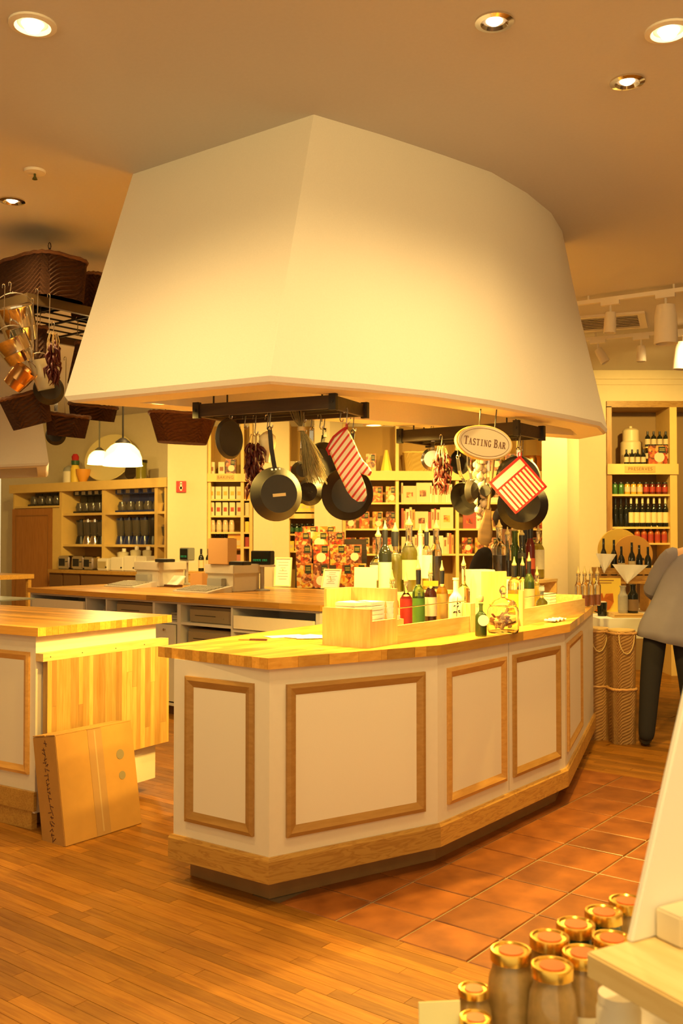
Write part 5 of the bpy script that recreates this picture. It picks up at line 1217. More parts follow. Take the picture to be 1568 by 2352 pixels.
for i in range(9):
    m_, nm_, lab_ = ((GR, 'green relish', None) if i < 2 else (OR_, 'golden marmalade', IV) if i < 5 else (RD, 'dark berry jam', REDL))
    jar(xr(1415+i*14.4), YR+.05, pzz(1135, YR), .031, .135, m_, lab_, 'jar of %s, %s of nine under the PRESERVES sign' % (nm_, ORD[i]), 'preserve jars under the sign', cap=BLK)
for i in range(3): wine(xr(1416+i*12.5), YR+.05, pzz(1210, YR), .029, .32, GLASSD, None, 'plain dark bottle, %s of three under the jam jars' % ORD[i], 'plain dark bottles')
for i in range(7): wine(xr(1452+i*13.2), YR+.05, pzz(1210, YR), .030, .325, GLASSD, mat('tall_cream_label', (.84, .70, .34), .6), 'cream labelled bottle, %s of seven under the jam jars' % ORD[i], 'cream labelled bottles', cap=mat('cream_foil', (.84, .74, .46), .5))
for i in range(5): wine(xr(1466+i*15.5), YR+.05, pzz(1247, YR), .032, .19, mat('red_sauce', (.42, .10, .02), .2, coat=.4), REDL, 'squat bottle of red sauce, %s behind the round wooden boards' % ORD[i], 'red sauce bottles', cap=mat('cream_foil', (.84, .74, .46), .5))
for r_ in range(2):
    for i in range(4): wine(xr(1492+i*14), YR+.06, pzz(1060 if not r_ else 1027, YR)+.012+(0 if not r_ else .0), .030, .17, GLASSD, IV, 'small dark bottle, %s in the %s tier at the shelving top' % (ORD[i], ['lower', 'upper'][r_]), 'small bottles on the top preserves shelf')
    if r_: obj('tier', bb(xr(1486)-xr0, xr(1536)-xr0, .02, .14, pzz(1027, YR)-.005, pzz(1027, YR)+.010), SB, t)
for i in range(4): wine(xr(1441+i*13), YR+.03, pzz(1066, YR), .027, .165, GLASSD, IV, 'small dark bottle, %s in front of the cream crock' % ORD[i], 'small bottles before the crock')
food_box(xr(1512), YR+.0, pzz(1066, YR), .21, .21, .05, 0, 'pink printed food box with a dark label leaning before the small bottles at upper right', 0, None)
t = thing('crock', 'cream stoneware dispenser with a lid on the top shelf of the preserves shelving', 'crock', (xr(1464), YR+.24, pzz(1066, YR)))
obj('crock_body', lathe([(0, 0), (.10, 0), (.115, .01), (.115, .26), (.10, .275), (.092, .28), (.092, .40), (.07, .42), (.02, .43), (.018, .45), (0, .455)], 24), mat('stoneware', (.72, .60, .36), .4), t, True)
b_ = NB(); cyl(b_, (0, -.112, .12), (0, -.135, .12), .012, seg=8); obj('spigot', b_, BLK, t)

# ================================================================ APPLIANCE CABINET at the far left
A0 = Vector((-5.14, 15.3)); A1_ = Vector((-2.37, 13.3)); AA = math.atan2((A1_-A0).y, (A1_-A0).x); AL = (A1_-A0).length
AC = (A0.x, A0.y, AA)
def au(px_, back=0.): return trU(px_, back, AC)
def az(px_, py_):   # height of a picture point on the cabinet face
    p = W(AC, au(px_), 0); return pzz(py_, p.y)
zt_ = 2.355; z1_ = az(200, 1178); z2_ = az(200, 1250); z3_ = az(200, 1308)
cab = thing('appliance_cabinet', 'long golden wooden cabinet with open shelves of kitchen appliances at far left', 'cabinet', (A0.x, A0.y, 0), AA)
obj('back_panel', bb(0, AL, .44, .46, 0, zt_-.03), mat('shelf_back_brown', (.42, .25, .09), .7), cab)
obj('top_board', bb(-.05, AL+.05, -.04, .46, zt_-.13, zt_), SB, cab)
uu = [0.0, au(139), au(237), au(358), AL]
for i, u in enumerate(uu): obj('upright', bb(u-(.03 if i else 0), u+(.03 if i < 4 else 0), 0, .44, 0, zt_-.13), SB, cab)
for a_, b__ in zip(uu[1:], uu[2:]):
    for z in (z1_, z2_): obj('shelf', bb(a_+.03, b__-.03, .002, .43, z-.035, z), SB, cab)
obj('counter_board', bb(uu[1]+.03, AL-.03, -.25, .43, z3_-.05, z3_), OAK, cab)
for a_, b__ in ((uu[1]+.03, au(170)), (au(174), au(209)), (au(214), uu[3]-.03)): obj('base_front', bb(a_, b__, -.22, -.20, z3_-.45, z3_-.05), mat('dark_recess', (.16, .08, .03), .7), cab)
zd = az(90, 1165)
obj('shelf', bb(.03, uu[1]-.03, .002, .43, zd-.01, zd+.02), SB, cab)
dr = obj('door', bb(.02, uu[1]-.16, -.03, .0, .3, zd-.02), wood('orange_oak', (.62, .27, .06), (.50, .20, .04), .45, (9, 9, 1.2), 4), cab)
obj('door_panel_groove', picture_frame(.11, uu[1]-.25, .4, zd-.12, .02, .006), mat('groove', (.30, .13, .03), .6), dr).location = (0, -.0305, 0)
obj('side_board', bb(uu[1]-.15, uu[1]+.06, -.03, .0, .3, zd-.02), SB, cab)
BLU = mat('navy_enamel', (.02, .03, .12), .25, coat=.5)
def blender(u, v, z, lb, h=.36, base=BLK, glass=True, grp=None):
    t = thing('blender', lb, 'blender', W(AC, u, v, z), AA, grp)
    obj('motor_base', lathe([(0, 0), (.085, 0), (.085, .01), (.065, .10), (.06, .12), (0, .12)], 14), base, t, True)
    obj('jug', lathe([(.05, .12), (.06, .14), (.075, h-.03), (.07, h-.03), (.055, .145), (0, .125)], 14), mat('smoky_glass', (.22, .19, .15), .08, trans=.6) if glass else mat('dark_jug', (.03, .025, .022), .15), t, True)
    obj('jug_lid', lathe([(0, h+.015), (.03, h+.015), (.03, h), (.078, h), (.078, h-.03), (0, h-.03)], 14), base, t, True)
    b_ = NB(); tube(b_, [(.07, 0, h-.05), (.115, 0, h-.06), (.11, 0, .19), (.062, 0, .16)], .009); obj('handle', b_, base, t)
def kmixer(u, v, z, lb, m, grp=None):
    t = thing('coffee_maker', lb, 'coffee maker', W(AC, u, v, z), AA, grp)
    obj('base', bb(-.09, .09, -.11, .11, 0, .03, None, .005), m, t); obj('tower', bb(-.09, .09, .03, .11, .03, .30, None, .005), m, t); obj('head', bb(-.09, .09, -.11, .11, .26, .34, None, .01), m, t)
    obj('carafe', lathe([(0, .032), (.06, .032), (.07, .09), (.05, .15), (.05, .155), (0, .155)], 14, M=Matrix.Translation((0, -.045, 0))), mat('smoky_glass', (.22, .19, .15), .08, trans=.6), t, True)
    obj('control_plate', bb(-.04, .04, -.113, -.11, .275, .325), STEEL, t)
for i in range(4): kmixer(au(60+i*17.5), .2, zd+.02, 'dark coffee maker, %s on the short top shelf over the cupboard door' % ORD[i].replace(' from the left', ''), BLK, 'coffee makers over the cupboard door')
for i in range(5): kmixer(au(165+i*15), .2, z1_, 'black coffee maker, %s on the upper shelf, left section' % ORD[i].replace(' from the left', ''), BLK, 'black coffee makers')
for i in range(5): kmixer(au(262+i*20), .2, z1_, 'navy coffee maker, %s on the upper shelf, right section' % ORD[i].replace(' from the left', ''), BLU, 'navy coffee makers')
for i in range(5): blender(au(162+i*16), .2, z2_, 'glass blender, %s on the middle shelf, left section' % ORD[i].replace(' from the left', ''), .36, CHROME if i in (1, 2) else BLK, True, 'glass blenders, left section')
for i in range(6): blender(au(254+i*18.5), .2, z2_, 'glass blender with a navy base, %s on the middle shelf' % ORD[i].replace(' from the left', ''), .38, BLU if i < 4 else BLK, i != 4, 'glass blenders, right section')
def toaster(u, z, lb, w_=.26, h=.2):
    t = thing('toaster', lb, 'toaster', W(AC, u, -.05, z), AA); obj('shell', bb(-w_/2, w_/2, -.12, .12, .01, h, None, .02), CHROME, t)
    obj('front_panel', bb(-w_*.34, w_*.16, -.124, -.121, h*.25, h*.8), BLK, t); b_ = NB(); [bb(x-w_*.05, x+w_*.05, -.09, .09, h-.002, h+.001, b_) for x in (-.06, .06)]; obj('slots', b_, BLK, t)
    obj('lever', bb(w_*.30, w_*.36, -.14, -.12, h*.55, h*.62), BLK, t); b_ = NB(); [bb(x-.02, x+.02, -.1, .1, 0, .011, b_) for x in (-w_*.4, w_*.4)]; obj('feet', b_, BLK, t)
toaster(au(166), z3_, 'chrome toaster, left one below the glass blenders'); toaster(au(198), z3_, 'chrome toaster, right one below the glass blenders'); toaster(au(222), z3_, 'grey toaster beside the white bread bin', .22, .19)
for i, (px_, w_, h_, lb) in enumerate(((250, .22, .24, 'white microwave-like bread bin below the navy blenders'), (283, .26, .27, 'white food processor box, left of the pair on the cabinet counter'), (312, .24, .30, 'tall white food processor box in the middle of the cabinet counter'), (338, .20, .30, 'white food processor box at the right end of the cabinet counter'))):
    t = thing('bread_bin' if not i else 'food_processor', lb, 'appliance', W(AC, au(px_, -.05), -.05, z3_), AA)
    obj('case', bb(-w_/2, w_/2, -.12, .12, 0, h_*.72, None, .012), WHITE, t)
    if i: obj('bowl', lathe([(0, h_*.72), (w_*.30, h_*.72), (w_*.33, h_*.95), (w_*.2, h_), (0, h_)], 14), mat('milky_bowl', (.8, .72, .5), .2, trans=.3), t, True); obj('feed_tube', lathe([(0, h_), (.03, h_), (.03, h_*1.17), (0, h_*1.17)], 10, M=Matrix.Translation((.02, 0, 0))), WHITE, t, True)
    else: obj('roll_door', bb(-w_*.38, w_*.38, -.126, -.12, .03, h_*.55), mat('ivory_plastic', (.86, .74, .46), .4), t)
    obj('dial', lathe([(0, 0), (.012, 0), (.012, .01), (0, .01)], 10, M=Matrix.Translation((w_*.38, -.12, .05)) @ RX(PI/2)), BLK, t)
for i, yv in enumerate((1172, 1248)): blender(au(368), .12, (z1_, z2_)[i], 'glass blender in the narrow end section, %s shelf' % ('upper', 'middle')[i], .28, CHROME, True)
# on top of the cabinet
def topitem(nm, lb, cat, px_, parts):
    t = thing(nm, lb, cat, W(AC, au(px_, .15), .15, zt_), AA)
    for n_, b_, m in parts: obj(n_, b_, m, t, True)
topitem('canister', 'white canister with a grey dome lid on top of the cabinet', 'canister', 157, [('jar_body', lathe([(0, 0), (.085, 0), (.085, .18), (0, .18)], 18), WHITE), ('dome_lid', lathe([(.085, .18), (.07, .23), (.03, .26), (0, .27)], 18), CREAMD)])
topitem('oil_bottle', 'yellow bottle with a red cap on top of the cabinet', 'bottle', 172, [('bottle_body', lathe([(0, 0), (.07, 0), (.07, .22), (.04, .28), (0, .28)], 16), mat('yellow_pack', (.85, .62, .08), .5)), ('green_band', lathe([(.045, .27), (.06, .28), (.06, .34), (0, .34)], 14), mat('green_label', (.03, .10, .04), .5)), ('cap', lathe([(.05, .34), (.055, .40), (.03, .44), (0, .44)], 14), RED)])
topitem('fruit_bowl', 'orange patterned bowl on top of the cabinet below the small globe lamp', 'bowl', 190, [('bowl_body', lathe([(0, 0), (.05, 0), (.10, .12), (.11, .20), (.10, .20), (.04, .02), (0, .02)], 18), ORG), ('foot', lathe([(0, -.0), (.05, 0), (.05, .006), (0, .006)], 12), BRL)])
topitem('serving_platter', 'huge pale oval platter leaning on the wall above the cabinet', 'platter', 232, [('platter_face', lathe([(0, 0), (.34, 0), (.42, .03), (.43, .035), (.42, .045), (.33, .015), (0, .015)], 36, M=Matrix.Translation((0, .17, .36)) @ RX(PI/2-.22) @ Matrix.Diagonal((1.25, .85, 1, 1))), mat('platter_glaze', (.80, .70, .36), .25, coat=.5)), ('stand', bb(-.2, .2, .08, .2, 0, .02), OAK)])
topitem('casserole', 'dark round casserole lid standing on top of the cabinet, right side', 'lid', 300, [('lid_face', lathe([(0, 0), (.10, .01), (.13, .04), (.12, .04), (0, .03)], 24, M=Matrix.Translation((0, .04, .132)) @ RX(PI/2-.1)), DARKW), ('lid_stand', bb(-.09, .09, -.02, .1, 0, .012), OAK)])
topitem('canister', 'dark glass canister beside the casserole lid on top of the cabinet', 'canister', 324, [('jar_body', lathe([(0, 0), (.08, 0), (.08, .24), (0, .24)], 16), G2), ('lid', lathe([(.085, .24), (.085, .28), (0, .28)], 16), BLK)])
# red alarm plate
t = thing('fire_alarm', 'small square red fire alarm plate on the cream wall pier', 'fire alarm', (pxx(416, 11.95), 11.95, pzz(1118, 11.95)))
obj('plate', bx(0, -.012, 0, .12, .024, .14, None, .003), mat('alarm_red', (.55, .02, .015), .4), t)
b_ = NB(); bb(-.012, .012, -.027, -.024, -.05, .04, b_); cyl(b_, (0, -.027, .045), (0, -.024, .045), .014, seg=10); bb(-.02, .02, -.027, -.024, -.03, .0, b_); obj('white_symbol', b_, WHITE, t)

# pendant lamps
def pendant(px_, py_, Y, r, lb, es):
    c = aty(px_, py_, Y); t = thing('pendant_lamp', lb, 'lamp', (c.x, Y, c.z))
    b_ = NB(); cyl(b_, (0, 0, r*.8), (0, 0, CH-c.z), .008, seg=8); obj('rod', b_, BLACKM, t)
    obj('cap', lathe([(r*.42, r*.62), (r*.38, r*.72), (r*.2, r*.86), (.02, r*.92), (0, r*.92)], 20), BLACKM, t, True)
    obj('glass_shade', lathe([(r*1.04, -r*.55), (r, -r*.45), (r*.98, -r*.1), (r*.85, r*.25), (r*.62, r*.5), (r*.42, r*.62)], 28), mat('opal_shade', (.95, .85, .55), .3, trans=.35, emit=(1, .74, .30), es=.55), t, True)
    obj('bulb', lathe([(0, -r*.28), (r*.2, -r*.22), (r*.28, 0), (r*.15, r*.25), (0, r*.4)], 14), mat('pendant_bulb', (1, .9, .7), .5, emit=(1, .8, .4), es=8), t, True)
    l = bpy.data.lights.new('pendant', 'POINT'); l.energy = es; l.color = WARM; l.shadow_soft_size = r; o = bpy.data.objects.new('pendant', l); C.objects.link(o); o.location = (c.x, Y, c.z-r*.75)
pendant(282, 1046, 8.9, .175, 'glowing glass dome pendant lamp on a dark rod below the hood left end', 45)
pendant(228, 1052, 11.8, .14, 'farther glass pendant lamp partly behind the nearer dome lamp', 35)

# second hood at the far left
bot2 = [(-2.485, 8.30), (-2.75, 9.3), (-4.6, 9.9), (-4.4, 8.75)]; bot2 = [(-4.5, 9.35), (-2.485, 8.30), (-2.97, 9.9), (-4.6, 10.6)]
top2 = [(-4.4, 9.6), (-2.80, 8.70), (-3.15, 9.7), (-4.5, 10.3)]
h2 = obj('plaster_hood', frustum(bot2, top2, HB, CH, .1, HB+.14, 4), PLAS); tag(h2, 'second cream plaster canopy at the far left behind the hanging baskets', 'hood')

# ================================================================ LEFT CEILING RACK with baskets and pans
k0 = aty(63, 672, 5.6); LR = (k0.x, k0.y, A2); z_r = k0.z
lr = thing('ceiling_rack', 'dark metal ceiling rack at upper left carrying wicker baskets', 'rack', (k0.x, k0.y, 0), A2)
for q in ((0, 1.3, 0, .03), (0, 1.3, .87, .9), (0, .03, .03, .87), (1.27, 1.3, .03, .87)): obj('side_bar', bb(q[0], q[1], q[2], q[3], z_r-.055, z_r), mat('dark_bronze', (.10, .065, .03), .4, .4), lr)
for k in range(6): obj('grid_bar', bb(.03, 1.27, .13+k*.14, .14+k*.14, z_r-.02, z_r-.01), BLACKM, lr)
for k in range(4): obj('cross_bar', bb(.25+k*.27, .26+k*.27, .03, .87, z_r-.035, z_r-.021), BLACKM, lr)
for x, y in ((.36, .30), (1.2, .1), (1.2, .8)):
    b_ = NB()
    z = z_r; k = 0
    while z < CH-.02:
        tube(b_, [(x+(.010*math.cos(a_*PI/4) if k % 2 else 0), y+(0 if k % 2 else .010*math.cos(a_*PI/4)), z+.018+.022*math.sin(a_*PI/4)) for a_ in range(8)], .003, 5, True); z += .036; k += 1
    obj('chain', b_, BLACKM, lr)
LKF = 1.1
def LW(px_, py_, Y): return aty(px_, py_, Y*LKF)
def big(t): t.scale = (LKF,)*3; return t
p = LW(95, 685, 5.35); big(wbasket('basket', 'large dark wicker basket on top of the ceiling rack at upper left', p.x, p.y, z_r+.001,   .25, .17, .22, WICK, .93, A1+PI+.0, 72, 18, relief=.0035))
p = LW(222, 690, 5.75); big(wbasket('basket', 'second dark wicker basket on the ceiling rack half behind the hood', p.x, p.y, z_r+.001, .13, .13, .24, WICK, .92, A1, 48, 18, relief=.004))
def lhook(p, top=None): add_hook(lr, LR, p, min(z_r-.03, p.z+.35))
p = LW(92, 840, 5.3); big(wbasket('basket', 'tall narrow brown basket hanging between the metal pail and the chili string', p.x, p.y, p.z-.02, .032, .05, .22, WICK, .8, .4, 36, 14, relief=.003)); lhook(LW(92, 752, 5.3))
p = LW(178, 885, 5.6); big(wbasket('basket', 'tilted brown basket hanging beside the left edge of the hood', p.x, p.y, p.z, .07, .07, .23, WICK, .8, .3, 36, 14, relief=.003, tilt=(0, .25))); lhook(LW(178, 770, 5.6))
p = LW(75, 985, 5.2); big(wbasket('basket', 'dark wicker basket hanging lowest left of the pan, tilted', p.x, p.y, p.z+.02, .125, .08, .17, WICK, .8, .3, 56, 14, relief=.0035, tilt=(.15, -.30))); lhook(LW(60, 870, 5.2))
p = LW(152, 1003, 5.5); big(wbasket('basket', 'brown woven basket hanging under the hood corner at left', p.x, p.y, p.z, .115, .08, .12, WICKL if False else WICK, .85, .1, 56, 10, relief=.004, tilt=(.1, .1))); lhook(LW(150, 952, 5.5))
p = LW(212, 965, 5.9); big(wbasket('basket', 'flat dark wicker tray basket sticking out below the hood corner', p.x, p.y, p.z, .135, .10, .085, WICK, .9, .0, 56, 8, relief=.0035, tilt=(.1, .1))); lhook(LW(205, 935, 5.9))
ristra_rk = (LR, 0, lr)
ristra('dried red chili string hanging from the ceiling rack at upper left', 123, 770, 872, 5.25, 36, ristra_rk, 15, 80)
def lpan(nm, lb, cx, cy, Y, R, dep, yaw, face=1, m=BLACKM, roll=0., hl=.12):
    R *= .93; hl *= .93
    t = pan(nm, lb, cx, cy, Y*LKF, R, dep, yaw, face, hl, m1=m, roll=roll); big(t); lhook(MW(t, (0, 0, (R+hl+.01)*LKF)))
lpan('skillet', 'black round pan hanging in front of the low wicker baskets at left', 112, 895, 5.05, .095, .04, .5, 1)
lpan('frying_pan', 'small black pan bottom visible below the brown basket at left', 128, 1000, 5.6, .068, .03, .2, 1, IRON, hl=.2)
def pail(lb, px_, py_, Y, r, h, tilt, m, nm='metal_pail'):
    p = LW(px_, py_, Y); t = thing(nm, lb, 'pail' if nm == 'metal_pail' else 'canister', p, 0, None, (tilt[0], tilt[1], .3))
    obj('pail_body', lathe([(0, -h/2), (r*.82, -h/2), (r*.84, -h/2+.006), (r*.92, -h*.1), (r*.94, -h*.08), (r*.94, -h*.05), (r, h/2), (r*1.04, h/2+.006), (r*.96, h/2), (r*.80, -h/2+.01), (0, -h/2+.01)], 28), m, t, True)
    b_ = NB(); tube(b_, [(r*math.cos(PI*k/10), 0, h/2+r*.8*math.sin(PI*k/10)) for k in range(11)], .003); obj('bail_handle', b_, STEEL, t); big(t); lhook(MW(t, (0, 0, (h/2+r*.8)*LKF)))
pail('polished metal pail hanging at the left edge, uppermost of the shiny tins', 42, 745, 5.0, .095, .17, (.3, -.25), CHROME)
pail('polished metal pail below the uppermost one at the left edge', 38, 805, 4.9, .085, .12, (.2, -.5), CHROME)
pail('copper coloured tin hanging at the left edge, lowest of the shiny tins', 44, 868, 4.9, .06, .11, (.3, .7), COPPER)
pail('clear glass canister with a brass band hanging right of the copper tin', 98, 862, 4.95, .052, .15, (.1, -.25), mat('canister_glass', (.85, .8, .65), .05, trans=.7, metal=.0), 'canister')
# the big basket seen under the hood
p = LW(418, 1018, 6.7); t = wbasket('basket', 'large reddish wicker basket hanging behind the hood, left of the round griddle', p.x, p.y, p.z-.0, .225, .15, .19, wood('red_wicker', (.30, .12, .04), (.14, .05, .02), .7, (6, 6, 40), 6), .72, .15, 72, 16, relief=.004, tilt=(.12, .12))
b_ = NB(); [cyl(b_, (x, 0, .18), (x, 0, (CH-p.z)/1.12), .004, seg=6) for x in (-.12, .12)]; obj('hanging_rod', b_, BLACKM, t); t.rotation_euler = (0, .04, .15); t.scale = (1.12,)*3
# far left counter edge with bottles
p = W(AC, -.25, -.6)
t = thing('side_table', 'low wooden side table at the far left edge behind the island', 'table', (-4.55, 13.0, 0), AA); obj('table_top', bb(-.9, .35, -.3, .3, .98, 1.04), OAK, t); [obj('leg', bb(x, x+.05, y, y+.05, 0, .98), OAK, t) for x in (-.85, .28) for y in (-.28, .22)]
for i, (x, h, m, cp) in enumerate(((-.12, .42, GLASSD, BLK), (.10, .34, mat('white_ceramic', (.86, .80, .68), .25, coat=.4), WHITE))):
    q = W((-4.55, 13.0, AA), x-.05, -.1); wine(q.x, q.y, 1.041, .045, h, m, None, ('tall black pepper mill shaped bottle', 'white bottle')[i]+' on the side table at the far left edge', None, cap=cp)

# ================================================================ RIGHT SIDE: table, baskets, bottles, person
tY0, tY1 = 7.85, 9.0; tz_ = .88
t = thing('display_table', 'display table under a white cloth beyond the right end of the bar', 'table', (2.12, 7.85, 0), -.0)
obj('table_top', bb(0, 1.7, 0, 1.1, tz_-.04, tz_-.004), OAK, t); [obj('leg', bb(x, x+.06, y, y+.06, 0, tz_-.04), OAK, t) for x in (.02, 1.6) for y in (.02, 1.0)]
cl_ = NB(); bb(-.006, 1.706, -.006, 1.106, tz_-.003, tz_, cl_); bb(-.010, 1.71, -.012, -.006, tz_-.16, tz_, cl_); bb(-.014, -.008, -.01, 1.1, tz_-.16, tz_, cl_)
o = obj('tablecloth', cl_, PAPER); o.location = (2.12, 7.85, 0); tag(o, 'white cloth spread over the display table at right', 'tablecloth')
gS = 'tall light woven baskets stacked in pairs at the right'
for i, (px_, Y, ang) in enumerate(((1366, 7.45, 0.), (1425, 7.30, .1))):
    x = pxx(px_, Y); hh = .415
    for k in range(1):
        wbasket('tall_basket', 'tall light woven basket, %s of the %s stack beside the bar end' % (('lower', 'upper')[k], ('left', 'right')[i]), x, Y, k*(hh+.001), .088+.006*i, .088, hh-.012, WICKL, .92, ang, 60, 34, group=gS, relief=.0025) if k == 0 else None
    ub_ = wbasket('tall_basket', 'tall light woven basket, upper of the %s stack beside the bar end' % ('left', 'right')[i], x, Y, hh+.001, .088+.006*i, .088, hh-.012, WICKL, .92, ang, 60, 34, group=gS, relief=.0025)
    t = ub_; obj('lid', lathe([(0, 0), (.097, 0), (.10, .004), (.10, .014), (0, .018)], 24, M=Matrix.Translation((0, 0, hh+.001))), PINE, t, True)
    b_ = NB(); tube(b_, [(.06*math.cos(a_*PI/8), -.1, hh-.02-.14*math.sin(a_*PI/8)) for a_ in range(9)], .004); obj('rope_loop', b_, mat('raffia', (.62, .45, .2), .8), t)
# row of clear bottles with pourers on the bar end
for i in range(4):
    Y = 6.95+.06*i; wx = 1327+i*14.5
    bar_bottle(wx, 0, 1318, Y, 8, 'slim clear bottle, %s of four on the far bar end' % ORD[i].replace(' from the left', ''), base=BT, group='slim clear bottles on the far bar end', liquid=mat('pink_liquid', (.55, .20, .10), .15, trans=.4), fill=.35, neck=.5)
# poster
t = thing('poster_card', 'yellow poster card with an orange figure standing on the white table', 'poster', (pxx(1390, 8.35), 8.35, tz_), -.05); R_ = RX(-.12)
obj('card', box(NB(), 0, .018, .155, .27, .006, .30, R_), mat('poster_yellow', (.90, .66, .08), .6), t)
pg = NB(); pts = [(-.115, .02), (-.10, .11), (-.07, .17), (-.03, .175), (-.02, .13), (.0, .17), (.06, .175), (.065, .10), (.03, .04), (-.02, .015)]
A_ = [pg.verts.new((x, -.004+.018-(.15-z)*-.0-.0*z, z)) for x, z in pts]; pg.faces.new(A_); bmesh.ops.solidify(pg, geom=pg.faces[:], thickness=.001)
bmesh.ops.transform(pg, matrix=Matrix.Translation((0, -.004, .0)) @ Matrix.Translation((0, .0, .155)) @ R_ @ Matrix.Translation((0, -.012, -.155)), verts=pg.verts[:]); obj('orange_figure', pg, mat('poster_orange', (.80, .25, .02), .6), t)
l_ = NB(); [box(l_, .0, -.0042+.0, .13-k*.022, .15-.04*(k % 2), .001, .006) for k in range(2)]; bmesh.ops.transform(l_, matrix=Matrix.Translation((0, .018, .155)) @ R_, verts=l_.verts[:]); obj('writing', l_, BRL, t)
t = thing('mug', 'dark mug with a pale foam top in front of the yellow poster', 'mug', (pxx(1381, 8.1), 8.1, tz_), 0); obj('mug_body', lathe([(0, 0), (.036, 0), (.042, .11), (.042, .115), (.038, .11), (0, .105)], 18), GLASSD, t, True); obj('foam', lathe([(0, .125), (.03, .123), (.04, .112), (0, .108)], 16), CREAMC, t, True)
b_ = NB(); tube(b_, [(-.04, 0, .09), (-.07, 0, .085), (-.07, 0, .04), (-.038, 0, .03)], .006); obj('handle', b_, GLASSD, t)
t = thing('serving_board', 'pale wooden board under the two tall bottles on the white table', 'board', (pxx(1434, 7.95), 7.95, tz_)); obj('board', bx(.02, .05, .018, .26, .22, .034, None, .003), PINE, t); obj('board_edge', bx(.02, -.061, .018, .25, .002, .010), OAK, t)
Yb_ = 7.98
bar_bottle(1429, 0, 1345, Yb_, 11, 'tall silver grey bottle on the pale board beside the person', base=tz_+.0355, glass=mat('silver_glass', (.62, .62, .60), .12, trans=.4), lab=(0.47, 0.45, 0.41), labz=(.1, .6), stopper=False, neck=.55)
bar_bottle(1452, 0, 1342, Yb_, 12, 'tall black bottle with a brown label on the pale board beside the person', base=tz_+.0355, glass=GLASSD, lab=(0.27, 0.17, 0.09), labz=(.08, .48), stopper=False, neck=.5)
# crate of dark bottles with cloths
cY = 8.45; cz = pzz(1335, cY)
t = thing('crate_stand', 'wooden riser on the table under the crate of dark bottles', 'stand', (pxx(1440, cY), cY, tz_)); obj('riser_top', bb(-.28, .26, -.02, .34, cz-tz_-.02, cz-tz_), OAK, t); [obj('riser_leg', bb(x, x+.03, .05, .3, 0, cz-tz_-.02), OAK, t) for x in (-.25, .2)]
t = thing('wine_crate', 'wooden crate of dark bottles draped with white cloths', 'crate', (pxx(1440, cY), cY, cz))
obj('front_slat', bb(-.24, .22, 0, .014, .0, .05), OAK, t); obj('front_slat', bb(-.24, .22, 0, .014, .06, .115), OAK, t); obj('back_board', bb(-.24, .22, .26, .275, 0, .115), OAK, t); obj('end_board', bb(-.24, -.226, .014, .26, 0, .115), OAK, t); obj('end_board', bb(.206, .22, .014, .26, 0, .115), OAK, t); obj('bottom_board', bb(-.22, .2, .02, .255, .0, .01), OAK, t)
for i, (px_, ym, yv) in enumerate(((1384, 1237, .10), (1409, 1240, .16), (1426, 1255, .07), (1450, 1246, .05), (1467, 1252, .14), (1487, 1256, .09))):
    Y = cY+yv; x = pxx(px_, Y); zt = pzz(ym, Y)
    wine(x if i else x+.005, Y, cz+.012, .030, zt-cz-.012, GLASSD, IV if i in (2, 3) else None, 'dark brown bottle, %s of six in the cloth draped crate' % ORD[i].replace(' from the left', ''), 'dark bottles in the crate', cap=None)
def tri(px_pts, Y, lb):
    t = thing('hanging_cloth', lb, 'cloth', (0, 0, 0)); P = [aty(x, y, Y) for x, y in px_pts]; t.location = P[0]; b_ = NB()
    n = 8; rows__ = []
    for j in range(n+1):
        f = j/n; L_ = P[0].lerp(P[2], f); R__ = P[1].lerp(P[2], f); rows__.append([b_.verts.new(L_.lerp(R__, k/n)-P[0]+Vector((0, .006*math.sin(k*1.7+f*2), 0))) for k in range(n+1)])
    for A_, B_ in zip(rows__, rows__[1:]):
        for k in range(n): b_.faces.new((A_[k], A_[k+1], B_[k+1], B_[k]))
    bmesh.ops.remove_doubles(b_, verts=b_.verts[:], dist=.0001); bmesh.ops.solidify(b_, geom=b_.faces[:], thickness=.003); obj('cloth', b_, PAPER, t, True)
tri([(1368, 1271), (1415, 1273), (1387, 1316)], cY-.03, 'left white cloth corner hanging over the bottle crate')
tri([(1405, 1296), (1488, 1298), (1440, 1340)], cY-.035, 'right white cloth corner hanging over the bottle crate')
for i, (px_, py_, Y, r, m, lb) in enumerate(((1420, 1262, 8.85, .19, mat('yellow_board', (.82, .58, .10), .5), 'round yellow wooden board behind the crate bottles'), (1452, 1275, 8.75, .18, mat('orange_board', (.70, .36, .07), .5), 'round orange wooden board behind the crate bottles'))):
    c = aty(px_, py_, Y); t = thing('round_board', lb, 'board', (c.x, Y, c.z), 0)
    obj('board', lathe([(0, -.01), (r, -.01), (r, .01), (0, .01)], 36, M=RX(PI/2+.1)), m, t); obj('board_hole', lathe([(0, 0), (.012, 0), (.012, .001), (0, .001)], 12, M=Matrix.Translation((r*.5, -.012, -r*.2)) @ RX(PI/2+.1)), BLK, t)
    b_ = NB(); cyl(b_, (-.05, .03, 0), (-.05, .1, tz_-c.z), .01, seg=6); cyl(b_, (.05, .03, 0), (.05, .1, tz_-c.z), .01, seg=6); obj('easel', b_, OAK, t)

